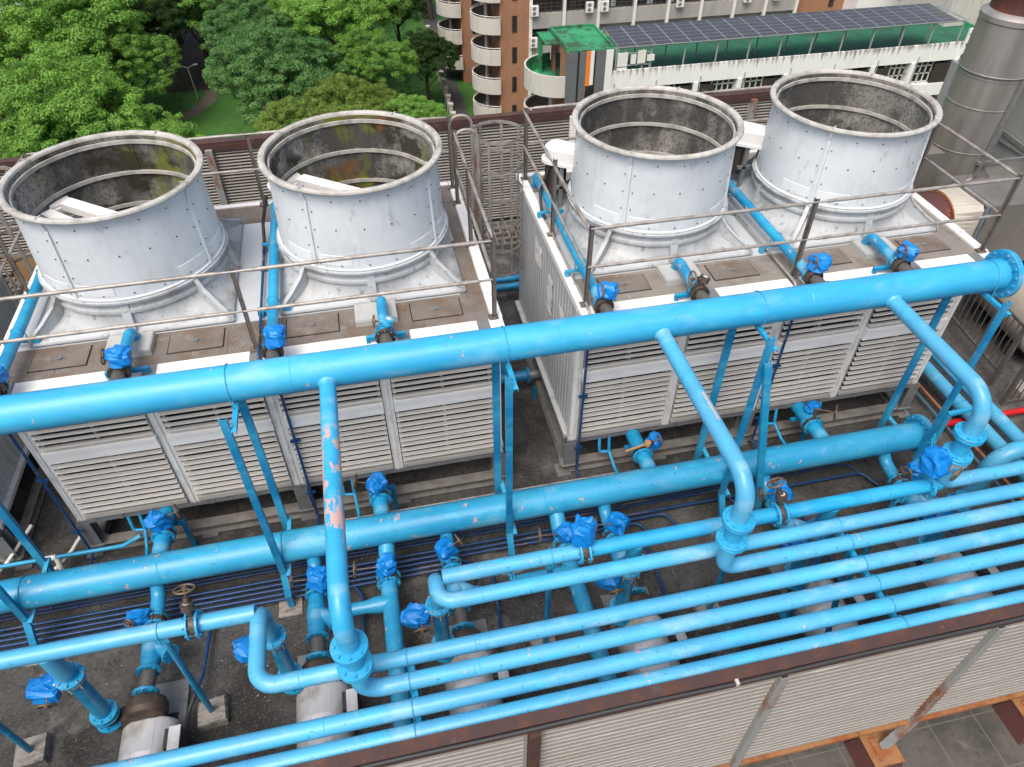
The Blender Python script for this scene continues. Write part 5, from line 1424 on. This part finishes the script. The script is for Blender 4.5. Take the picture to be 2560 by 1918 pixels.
# brown stair tower with half round balconies
t = thing('brown_building', (17.8, 80, GZ), 'brown tiled stair tower with stacked half round white balconies, nearer of two', 'building', 'brown towers with round balconies')
b = MB(); b.bx(16.2, 19.38, 80, 88, GZ, -8); b.build('wall', 'brown', t)
def half_round_balconies(t, xw, yc, r, floors, rail=True):
    for z in floors:
        a0, a1 = PI / 2, 3 * PI / 2
        b = MB(); n = 26; rows = []
        for j in range(n + 1):
            a = a0 + (a1 - a0) * j / n; c, s = math.cos(a), math.sin(a)
            rows.append([(xw + c * q, yc + s * q, zz) for q, zz in ((r - .18, z - 1.35), (r, z - 1.6), (r, z), (r - .14, z), (r - .14, z - 1.25))])
        rr = [list(x) for x in zip(*rows)]
        for q in range(len(rr) - 1): b.grid(rr[q:q + 2], closed=False)
        b.grid([[(xw + math.cos(a0 + (a1 - a0) * j / n) * q, yc + math.sin(a0 + (a1 - a0) * j / n) * q, z - 1.6) for j in range(n + 1)] for q in (r - .01, .01)], closed=False)
        o = b.build('balcony', 'offwhite', t)
        b = MB(); b.grid([[(xw + math.cos(a0 + (a1 - a0) * j / n) * q, yc + math.sin(a0 + (a1 - a0) * j / n) * q, zz) for j in range(n + 1)] for q, zz in ((r - .145, z - .02), (r - .15, z - 1.2), (.01, z - 1.2))], closed=False, sm=False); b.build('balcony_lining', 'balcony_in', o)
        b = MB(); b.torus((xw, yc, z + .18), (0, 0, 1), r - .1, .035, 24, 6, PI, 2 * PI); b.build('handrail', 'frame', o)
        b = MB(); b.cyl((xw - 1.0, yc + .2, z - 1.2), (xw - 1.0, yc + .2, z + 1.56), .2, 14); b.build('column', 'offwhite', o)
half_round_balconies(t, 16.19, 82.4, 2.75, [-13.42 - 3.145 * k for k in range(5)])
for k in range(5):
    z = -16.45 - 3.145 * (k - 1)
    b = MB(); b.bx(17.5, 18.0, 79.97, 80.2, z - 1.65, z); w = b.build('window', 'glass', t)
    b = MB()
    for x in (17.5, 17.66, 17.83, 17.98): b.bx(x, x + .03, 79.93, 79.968, z - 1.65, z)
    for zz in (z - 1.66, z - .8, z - .03): b.bx(17.48, 18.02, 79.94, 79.965, zz, zz + .04)
    b.build('window_bars', 'bar', w)
t = thing('brown_building', (16, 98, GZ), 'brown tiled stair tower with stacked half round white balconies, farther away by the lane', 'building', 'brown towers with round balconies')
b = MB(); b.bx(14.8, 24, 98, 106, GZ, -10); b.build('wall', 'brown', t)
half_round_balconies(t, 14.79, 100.4, 2.75, [-16.9 - 3.2 * k for k in range(4)])
for k in range(4):
    z = -18.9 - 3.2 * k
    b = MB(); b.bx(16.2, 17.3, 97.96, 98.2, z - 1.7, z); b.build('window', 'glass', t)

# grey classroom block
t = thing('grey_building', (35, 80, GZ), 'long grey rendered block with barred windows and air conditioners behind the solar roof', 'building')
b = MB(); b.bx(19.42, 50.25, 80.7, 92, GZ, -9); b.build('core', 'greywall', t)
pill = [19.5, 23.14, 26.95, 31.0, 34.85, 38.7, 42.6, 46.4, 50.2]
slabs = [-13.25, -16.45, -19.75, -23.0, -26.2]
for k, z in enumerate(slabs):
    b = MB(); b.bx(19.4, 50.25, 79.98, 80.69, z - 1.45, z); b.build('spandrel', 'greywall', t)
for x in pill:
    b = MB(); b.bx(x - .16, x + .16, 79.86, 80.3, GZ, -9); b.build('pilaster', 'frame', t)
rnd = random.Random(5)
for k, z in enumerate(slabs[:4]):
    for i in range(len(pill) - 1):
        xa, xb = pill[i] + .2, pill[i + 1] - .2
        zt = z + 1.75
        if k > 1 and i > 1: continue
        b = MB(); b.bx(xa, xb, 80.5, 80.69, z, zt); w = b.build('window', 'glass', t)
        b = MB()
        for j in range(7):
            x = xa + (xb - xa) * j / 6; b.bx(x - .035, x + .035, 80.44, 80.495, z, zt)
        b.bx(xa, xb, 80.44, 80.49, z + 1.1, z + 1.16)
        b.build('window_frame', 'bar', w)
        if rnd.random() < .6:
            b = MB(); x = rnd.uniform(xa, xb - 1); n = 8
            b.grid([[(x + j * .09, 80.47 + .015 * (j % 2), zz) for j in range(n)] for zz in (z + .1, zt - .05)], closed=False, sm=False); b.build('curtain', 'curtain', w)
        b = MB()
        for j in range(4): b.tube([(xa, 80.02, z + .25 + .38 * j), (xb, 80.02, z + .25 + .38 * j)], .022, 6)
        for j in range(6): b.tube([(xa + (xb - xa) * j / 5, 80.02, z), (xa + (xb - xa) * j / 5, 80.02, z + 1.45)], .018, 6)
        b.build('window_rail', 'bar', w)
b = MB(); b.bx(50.26, 58.5, 80.5, 90, GZ, -9); b.build('end_bay', 'brown', t)
b = MB(); b.bx(54.6, 55.2, 80.45, 80.6, -18, -14); b.build('slit_window', 'glass', t)
acs = [(19.82, -16.0), (25.8, -16.0), (27.48, -16.0), (19.77, -19.15), (36.0, -16.1), (43.9, -16.1), (47.4, -16.1)]
aclab = ['beside the brown tower, upper row', 'in the second window bay of the upper row', 'in the third window bay of the upper row', 'beside the brown tower, lower row', 'above the left part of the solar panels', 'above the middle of the solar panels', 'in the last bay before the brown end wall']
ac0 = None
for (x, zc), lab in zip(acs, aclab):
    if ac0 is None:
        a = thing('air_conditioner', (x, 79.6, zc - .5), 'white two fan air conditioner ' + lab, 'air conditioner', 'air conditioners on the grey block')
        b = MB(); b.bx(x - .4, x + .4, 79.45, 79.8, zc - .5, zc + .5); b.build('case', 'ac', a)
        for dz in (-.24, .24):
            b = MB(); b.lathe([(.001, .0), (.19, .0), (.2, .012)], (x - .06, 79.449, zc + dz), (0, -1, 0), 20); b.torus((x - .06, 79.44, zc + dz), (0, 1, 0), .12, .006, 20, 4); b.build('fan_grille', 'galv', a)
        ac0 = a
    else:
        a = copy_tree(ac0); a.location = (x, 79.6, zc - .5); a['label'] = 'white two fan air conditioner ' + lab

# white building with the solar roof
WT = -15.25
t = thing('white_building', (39, 60, GZ), 'long streaked white block with a green roof under solar panels', 'building')
b = MB(); b.bx(21.75, 56.4, 60.0, 60.18, WT - 1.55, WT); b.build('parapet', 'streaks', t, ).location = (0, 0, 0)
pp_ = b
b = MB(); b.bx(21.75, 56.4, 60.9, 71.5, GZ, -16.65); b.build('core', 'whitewall', t)
b = MB(); b.bx(21.8, 62, 60.19, 71.6, -16.64, -16.5); b.build('roof', 'green_dark', t)
b = MB(); b.bx(21.8, 62, 71.61, 71.8, -17, -16.3); b.bx(61.8, 62, 60.2, 71.6, -17, -16.1); b.build('roof_kerb', 'green', t)
bx_ = [21.75, 25.6, 29.72, 33.9, 38.36, 42.7, 47.1, 51.25, 55.75]
for x in bx_:
    b = MB(); b.bx(x - .22, x + .22, 59.93, 60.4, GZ, WT - 1.551); b.build('pier', 'whitewall', t)
for k in range(3):
    zt = -17.1 - 3.3 * k
    b = MB(); b.bx(21.75, 56.4, 60.02, 60.88, zt - 3.29 + .3, zt - 1.85); b.build('spandrel', 'whitewall', t)
    for i in range(len(bx_) - 1):
        if k > 0 and i < 6: continue
        xa, xb = bx_[i] + .23, bx_[i + 1] - .23
        b = MB(); b.bx(xa, xb, 60.6, 60.88, zt - 1.85, zt + .3); w = b.build('window', 'glass', t)
        xm = xa + (xb - xa) * (.58 if i % 2 else .42)
        l0, l1 = (xa, xm) if i % 2 else (xm, xb)
        b = MB()
        for j in range(5):
            x = l0 + (l1 - l0) * j / 4; b.bx(x - .05, x + .05, 60.5, 60.59, zt - 1.8, zt + .2)
        for zz in (zt - 1.8, zt - 1.0, zt - .3): b.bx(l0, l1, 60.5, 60.585, zz, zz + .09)
        b.build('window_frame', 'frame', w)
        d0, d1 = (xm, xb) if i % 2 else (xa, xm)
        b = MB()
        for j in range(13):
            x = d0 + (d1 - d0) * j / 12; b.bx(x - .045, x + .045, 60.12, 60.2, zt - 1.8, zt)
        b.bx(xa, xb, 60.13, 60.19, zt - .75, zt - .7); b.build('window_bars', 'bar', w)
    for i, x in enumerate(bx_):
        if k == 0: 
            b = MB(); b.tube([(x + .35, 59.93, WT - 1.0), (x + .35, 59.93, -22)], .045, 8); b.build('downpipe', 'steelgrey', t)
tw = t
# cladded stair tower and its green roofed round balcony
b = MB(); b.bx(17.9, 21.74, 60.1, 65.5, GZ, -13.42); b.build('stair_tower', 'brown', t)
b = MB(); b.bx(17.75, 21.8, 59.95, 65.7, -13.4, -13.3); b.build('tower_roof', 'green', t)
b = MB(); b.bx(17.75, 17.95, 60.15, 65.7, -13.299, -13.12); b.bx(21.6, 21.8, 60.15, 65.7, -13.299, -13.12); b.bx(17.95, 21.6, 65.5, 65.7, -13.299, -13.12); b.build('roof_kerb', 'green', t)
strips = [(17.72, 18.68, 'clad_grey'), (18.68, 18.86, 'clad_black'), (18.86, 19.43, 'clad_grey'), (19.43, 19.82, 'clad_orange'), (19.82, 20.13, 'clad_white'), (20.13, 20.29, 'clad_black'), (20.29, 21.15, 'clad_grey'), (21.15, 21.78, 'clad_white')]
for i, (xa, xb, m) in enumerate(strips):
    zb = -18.3 if i in (1,) else (-16.2 if i == 4 else -17.9 if i == 5 else -19.0)
    b = MB(); b.bx(xa, xb - .003, 59.88, 60.09, zb, -13.41); b.build('cladding_strip', m, t)
b = MB(); b.bx(19.45, 20.1, 59.86, 60.05, -18.3, -16.25); b.build('stair_window', 'glass', t)
b = MB(); b.bx(19.42, 20.5, 59.84, 59.87, -18.75, -18.3); b.build('cladding_strip', 'clad_white', t)
low = [(17.95, 18.35, 'clad_white'), (18.35, 19.2, 'clad_grey'), (19.2, 19.5, 'clad_black'), (19.5, 19.9, 'clad_orange'), (19.9, 20.6, 'clad_grey'), (20.6, 21.78, 'clad_white')]
for xa, xb, m in low:
    b = MB(); b.bx(xa, xb - .003, 59.9, 60.09, GZ, -18.31 if m == 'clad_black' else -19.01); b.build('cladding_strip', m, t)
n = 30
for z in (-15.36, -18.9, -22.4):
    a0, a1 = PI / 2, 3 * PI / 2
    xc, yc, r = 17.9, 62.95, 3.0
    b = MB()
    b.grid([[(xc + math.cos(a0 + (a1 - a0) * j / n) * q, yc + math.sin(a0 + (a1 - a0) * j / n) * q, zz) for j in range(n + 1)] for q, zz in ((.01, z - 1.78), (r, z - 1.78), (r, z), (r - .16, z), (r - .16, z - .06))], closed=False, sm=False)
    o = b.build('round_balcony', 'offwhite', t)
    b = MB(); b.grid([[(xc + math.cos(a0 + (a1 - a0) * j / n) * q, yc + math.sin(a0 + (a1 - a0) * j / n) * q, zz) for j in range(n + 1)] for q, zz in ((r - .161, z - .05), (r - .165, z - 1.25), (.01, z - 1.25))], closed=False, sm=False); b.build('balcony_lining', 'green' if z > -16 else 'balcony_in', o)
    if z < -16:
        b = MB(); b.torus((xc, yc, z + .2), (0, 0, 1), r - .08, .035, 30, 6, PI, 2 * PI); b.build('handrail', 'frame', o)
        b = MB(); b.cyl((xc - .9, yc - 1.2, z - 1.25), (xc - .9, yc - 1.2, z + 1.7), .2, 14); b.build('column', 'offwhite', o)
b = MB(); b.bx(16.6, 17.74, 62.6, 65.7, -13.65, -13.5); b.bx(16.7, 16.85, 64.5, 65.5, -16.6, -13.66); b.build('porch', 'green', t)
b = MB(); b.bx(17.86, 17.9, 62.4, 63.8, -16.55, -14.3); b.build('door', 'glass', t)
# solar canopy
t = thing('solar_canopy', (38, 62, -16.5), 'long canopy of dark solar panels on thin posts over the green roof', 'solar panels')
SX0, SX1, SY0, SY1 = 22.3, 54.6, 60.15, 64.75
nc = 20
for i in range(nc):
    xa = SX0 + (SX1 - SX0) * i / nc; xb = SX0 + (SX1 - SX0) * (i + 1) / nc
    b = MB()
    for j in range(6):
        ya = SY0 + (SY1 - SY0) * j / 6; yb = SY0 + (SY1 - SY0) * (j + 1) / 6
        za = -13.37 + .035 * (ya - SY0); zb = -13.37 + .035 * (yb - SY0)
        b.face([(xa + .03, ya + .025, za), (xb - .03, ya + .025, za), (xb - .03, yb - .025, zb), (xa + .03, yb - .025, zb)])
    pn = b.build('solar_panel', 'solar', t)
    b = MB()
    b.face([(xa, SY0, -13.378), (xb, SY0, -13.378), (xb, SY1, -13.378 + .035 * (SY1 - SY0)), (xa, SY1, -13.378 + .035 * (SY1 - SY0))])
    b.bx(xa, xb, SY0 - .02, SY0, -13.43, -13.36)
    b.build('panel_frame', 'steelgrey', pn)
b = MB()
for y, z in ((SY0 + .3, -13.48), (SY1 - .3, -13.35)): b.bx(SX0 - .3, SX1 + 1.0, y - .05, y + .05, z - .1, z)
b.bx(SX1 + .2, SX1 + 1.0, SY0 + .2, SY0 + .26, -13.5, -13.42); b.bx(SX1 + .95, SX1 + 1.0, SY0 + .26, SY1 - .26, -13.5, -13.42)
b.build('purlin', 'steelgrey', t)
for i in range(12):
    x = SX0 + .1 + i * 3.0
    for y, zt in ((SY0 + .3, -13.59), (SY1 - .3, -13.46)):
        b = MB(); b.bx(x - .05, x + .05, y - .05, y + .05, -16.5, zt); b.build('post', 'steelgrey', t)
t = thing('equipment_rack', (24, 60.5, -16.5), 'steel rack with pale cabinets at the left end of the green roof', 'equipment rack')
b = MB()
for x in (22.2, 23.0, 24.6, 25.3): b.bx(x - .05, x + .05, 60.35, 60.45, -16.5, -13.6)
for z in (-14.0, -15.0): b.bx(22.2, 25.3, 60.35, 60.45, z - .04, z + .04)
b.build('frame', 'steelgrey', t)
for xa, xb, za, zb in ((22.3, 23.2, -15.0, -13.9), (22.3, 23.2, -16.2, -15.1), (23.5, 23.95, -14.85, -14.1), (24.1, 24.8, -14.85, -13.8), (24.95, 25.6, -14.7, -14.2)):
    b = MB(); b.bx(xa, xb, 60.2, 60.34, za, zb); b.build('cabinet', 'ac', t)
t = thing('perforated_panel', (56.8, 60, GZ), 'white wall panel full of round holes beside the exhaust stack', 'panel')
b = MB(); b.bx(55.82, 57.3, 59.8, 60.0, GZ, -14.05); b.build('sheet', 'whitewall', t)
b = MB(); rnd = random.Random(3); done = []
while len(done) < 150:
    r = rnd.choice((.04, .06, .09, .15, .22, .24)); x = rnd.uniform(55.82 + r + .03, 57.3 - r - .03); z = rnd.uniform(-27, -14.2 - r)
    if all((x - q[0]) ** 2 + (z - q[1]) ** 2 > (r + q[2] + .07) ** 2 for q in done):
        done.append((x, z, r)); b.lathe([(.001, 0), (r, 0)], (x, 59.797, z), (0, -1, 0), 18)
b.build('holes', 'clad_black', t)
t = thing('roof_block', (62, 72, -16.5), 'pale lift house block at the right end of the green roof', 'building')
b = MB(); b.bx(59.6, 64.5, 67.5, 75, -17, -11.8); b.build('wall', 'offwhite', t)
b = MB(); b.bx(59.4, 64.7, 67.3, 75.2, -11.799, -10.6); b.build('cap', 'whitewall', t)
t = thing('roof_block', (57, 84, -16.5), 'white low roof block behind the far end of the solar panels', 'building')
b = MB(); b.bx(56.5, 72, 78, 92, GZ, -16.4); b.build('wall', 'whitewall', t)
b = MB(); b.bx(56.6, 71.9, 78.1, 91.9, -16.399, -16.3); b.build('roof', 'green', t)
b = MB(); b.bx(56.4, 59.0, 79, 84, -16.299, -13.6); b.build('hatch_house', 'whitewall', t)
t = thing('distant_building', (-40, 110, GZ), 'grey flat roofed building peeking out in the top left corner', 'building')
b = MB(); b.bx(-60, -39.2, 108, 125, GZ, -21.3); b.build('wall', 'greywall', t)
b = MB(); b.bx(-60.2, -38.8, 107.8, 125.2, -21.299, -20.7); b.build('eave', 'steelgrey', t)
b = MB(); b.bx(-52, -39.6, 107.9, 107.999, -24.5, -22.5); b.build('window_band', 'glass', t)

# fence pillars along the lane, lamp post
p0 = None
for i in range(13):
    y = 84 + i * 2.6; x = 11.25 + .035 * (y - 84)
    if p0 is None:
        p0 = thing('fence_pillar', (x, y, GZ), 'pale concrete fence pillar beside the lane', 'fence pillar', 'pale fence pillars along the lane')
        b = MB(); b.bx(x - .22, x + .22, y - .22, y + .22, GZ, GZ + 2.0); b.build('shaft', 'offwhite', p0)
        b = MB(); b.bx(x - .3, x + .3, y - .3, y + .3, GZ + 2.001, GZ + 2.2); b.build('cap', 'offwhite', p0)
    else:
        c = copy_tree(p0); c.location = (x, y, GZ)
b = MB()
for i in range(12):
    y = 84 + i * 2.6; x = 11.25 + .035 * (y - 84)
    b.beam((x, y + .22, GZ + .4), (x + .09, y + 2.38, GZ + .4), .2, .8)
tag(b.build('low_wall', 'greywall'), 'low grey wall running between the pale pillars beside the lane', 'wall')
t = thing('street_lamp', (-19.6, 100.2, GZ), 'thin grey twin arm lamp post in the dark gap between the trees', 'street lamp')
b = MB(); b.tube([(-19.6, 100.2, GZ), (-19.75, 100.2, GZ + 4)], [.09, .06], 10); b.build('mast', 'steelgrey', t)
b = MB(); b.tube(fillet([(-20.7, 100.2, GZ + 4.25), (-19.75, 100.2, GZ + 3.95), (-18.8, 100.2, GZ + 4.3)], .3, 5), .035, 8); b.build('arm', 'steelgrey', t)
for sx_ in (-20.75, -18.75):
    b = MB(); b.bx(sx_ - .25, sx_ + .25, 100.1, 100.3, GZ + 4.22, GZ + 4.34); b.build('lamp_head', 'steelgrey', t)

# ---------------------------------------------------------------- trees
def crown_mesh(seed, nclump, per, rx, rz, cl, leaf):
    """crown of leaf clumps in an ellipsoid rx, rx, rz centred at the origin"""
    rnd = random.Random(seed); b = MB()
    lobes = []
    for k in range(7):
        a = 2 * PI * k / 7 + rnd.uniform(-.4, .4); q = rnd.uniform(.32, .62)
        lobes.append((Vector((math.cos(a) * q * rx, math.sin(a) * q * rx, rnd.uniform(-.25, .28) * rz)), rnd.uniform(.42, .60)))
    lobes.append((Vector((rnd.uniform(-.15, .15) * rx, rnd.uniform(-.15, .15) * rx, .38 * rz)), .62))
    for i in range(nclump):
        L, s = rnd.choice(lobes)
        while True:
            d = Vector((rnd.gauss(0, 1), rnd.gauss(0, 1), rnd.gauss(.35, 1))).normalized()
            if d.z > -.55: break
        p = L + Vector((d.x * rx * s, d.y * rx * s, d.z * rz * s * .9)) * rnd.uniform(.78, 1.05)
        cr = cl * rnd.uniform(.6, 1.25)
        for j in range(per):
            e = (Vector((rnd.gauss(0, 1), rnd.gauss(0, 1), rnd.gauss(.45, .9))) + d * .5).normalized()
            q = p + Vector((e.x, e.y, e.z * .62)) * cr * rnd.uniform(.55, 1.05)
            nrm = (e + Vector((rnd.gauss(0, .45), rnd.gauss(0, .45), rnd.gauss(.25, .45)))).normalized()
            u, w, _ = frame(nrm); a = rnd.uniform(0, PI); ca, sa = math.cos(a), math.sin(a)
            s1 = leaf * rnd.uniform(.6, 1.25); s2 = s1 * rnd.uniform(.4, .65)
            U = (u * ca + w * sa) * s1; V = (w * ca - u * sa) * s2
            b.face([q - U, q - V * .9 + nrm * s2 * .25, q + U, q + V * .9 + nrm * s2 * .25])
    return b
CR = {}; GEO = {}
def crown(kind, seed):
    key = (kind, seed)
    if key not in CR:
        if seed not in GEO:
            b = crown_mesh(seed, 520, 185, 1.0, .82, .115, .0185)
            me = bpy.data.meshes.new('crown'); me.from_pydata(b.v, [], b.f); me.materials.append(M['leaf_' + kind]); me.update()
            GEO[seed] = me; CR[key] = me
        else:
            me = GEO[seed].copy(); me.materials[0] = M['leaf_' + kind]; CR[key] = me
    return CR[key]
def tree(x, y, zc, r, kind, seed, lab, hz=1.0):
    t = thing('tree', (x, y, GZ), lab, 'tree', 'trees of the park below')
    o = bpy.data.objects.new('crown', crown(kind, seed % 3)); COL.objects.link(o); o.parent = t
    o.location = (0, 0, zc - GZ); o.scale = (r, r, r * hz); o.rotation_euler = (0, 0, seed * 1.7)
    b = MB(); rnd = random.Random(seed)
    b.tube([(x, y, GZ), (x + .1 * r * rnd.uniform(-.4, .4), y, GZ + (zc - GZ) * .45), (x, y, zc)], [.045 * r + .08, .035 * r + .05, .02 * r], 10)
    for k in range(6):
        a = k * 1.05 + rnd.uniform(-.3, .3); z0 = GZ + (zc - GZ) * rnd.uniform(.4, .75)
        b.tube([(x, y, z0), (x + math.cos(a) * r * .3, y + math.sin(a) * r * .3, z0 + r * .28), (x + math.cos(a) * r * .62, y + math.sin(a) * r * .62, z0 + r * .6)], [.02 * r, .014 * r, .006 * r], 7)
    b.build('trunk', 'bark', t)
TREES = [
 (-39.5, 99.0, -24.5, 5.0, 'mid', 31, 'mid green tree in the top left corner below the grey roof edge'),
 (-36.0, 87.0, -23.0, 5.0, 'bright', 32, 'bright tree filling the left edge between the two biggest ones'),
 (-13.0, 118.0, -20.0, 7.5, 'mid', 25, 'distant mid green tree behind the lamp gap'),
 (-30.5, 112.0, -19.0, 8.5, 'bright', 26, 'distant bright tree at the top left, behind the big one'),
 (-5.5, 102.0, -20.5, 5.8, 'mid', 27, 'mid green tree between the blue green and the round bright one'),
 (-21.5, 103.5, -21.5, 5.0, 'dark', 28, 'dark tree on the left rim of the lamp gap'),
 (-15.2, 112.0, -23.5, 4.0, 'dark', 29, 'low dark tree at the back of the lamp gap'),
 (2.2, 76.0, -24.0, 3.6, 'olive', 30, 'small olive tree left of the low bright one by the pillars'),
 (-27.5, 76.0, -22.5, 8.6, 'bright', 1, 'broad bright green tree in front, behind the leftmost fan stack'),
 (-20.2, 72.0, -24.7, 6.0, 'bright', 2, 'lower bright green tree right of the broad front one, touching the leftmost stack rim'),
 (-31.5, 94.0, -20.0, 9.6, 'bright', 3, 'big bright green tree at the top left behind the broad front one'),
 (-24.5, 92.0, -22.5, 5.5, 'mid', 4, 'yellowish green tree on the near side of the dark gap with the lamp'),
 (-18.5, 108.0, -21.0, 6.6, 'mid', 5, 'mid green tree above the dark gap with the lamp post'),
 (-10.5, 110.0, -20.5, 7.4, 'mid', 6, 'mid green tree at the top, right of the lamp gap'),
 (-7.6, 80.5, -21.3, 6.8, 'blue', 7, 'large blue green feathery tree in the middle of the park'),
 (-10.8, 92.0, -20.0, 5.0, 'blue', 8, 'smaller blue green tree behind the large feathery one'),
 (0.0, 95.0, -20.0, 7.0, 'bright', 9, 'round bright green tree at the top, left of the lane'),
 (-5.8, 70.5, -23.3, 4.6, 'olive', 10, 'olive yellow tree just behind the second mossy fan stack'),
 (-.9, 73.5, -22.3, 4.6, 'olive', 11, 'olive yellow tree below the round bright green one'),
 (2.6, 84.0, -21.8, 4.6, 'mid', 12, 'dull green tree between the olive one and the dark lane tree'),
 (5.2, 72.5, -24.6, 4.4, 'bright', 13, 'low bright green tree close to the lane pillars'),
 (9.2, 90.5, -23.6, 3.9, 'dark', 14, 'small dark tree leaning over the lane'),
 (7.0, 103.0, -21.0, 5.2, 'dark', 15, 'dark green tree at the top beside the lane'),
 (-33.0, 69.0, -24.0, 4.8, 'bright', 16, 'small bright tree at the left edge below the broad one'),
 (69.5, 92.0, -17.5, 5.0, 'bright', 17, 'bright green tree above the right end of the solar panels'),
 (-41.0, 82.0, -21.0, 7.5, 'mid', 18, 'mid green tree at the left edge behind the others'),
 (-24.0, 122.0, -19.5, 8.5, 'mid', 19, 'distant green tree at the top edge, left of the lamp gap'),
 (-1.5, 122.0, -19.5, 8.5, 'dark', 20, 'distant dark tree at the top edge, behind the round bright one'),
 (-12.0, 99.5, -21.5, 4.4, 'dark', 21, 'dark shaded tree right of the lamp gap'),
 (62.0, 100.0, -17.0, 5.5, 'dark', 22, 'dark tree left of the bright one above the solar panels'),
 (14.0, 125.0, -19.0, 7.0, 'dark', 23, 'dark tree at the far end of the lane'),
]
for T_ in TREES: tree(*T_)
b = MB(); rnd = random.Random(9)
for i in range(5200):
    x, y = rnd.uniform(-45, 10), rnd.uniform(66, 135)
    if (-21 < x < -9 and 84 < y < 103) or (11 < x): continue
    s = rnd.uniform(.1, .3); a = rnd.uniform(0, PI); z = GZ + rnd.uniform(.1, 1.0)
    b.face([(x + math.cos(a) * s, y + math.sin(a) * s, z), (x - math.sin(a) * s, y + math.cos(a) * s, z + rnd.uniform(-.1, .15)), (x - math.cos(a) * s, y - math.sin(a) * s, z), (x + math.sin(a) * s, y - math.cos(a) * s, z + rnd.uniform(-.1, .15))])
tag(b.build('undergrowth', 'leaf_dark'), 'dark undergrowth beneath the park trees', 'undergrowth', kind='stuff')
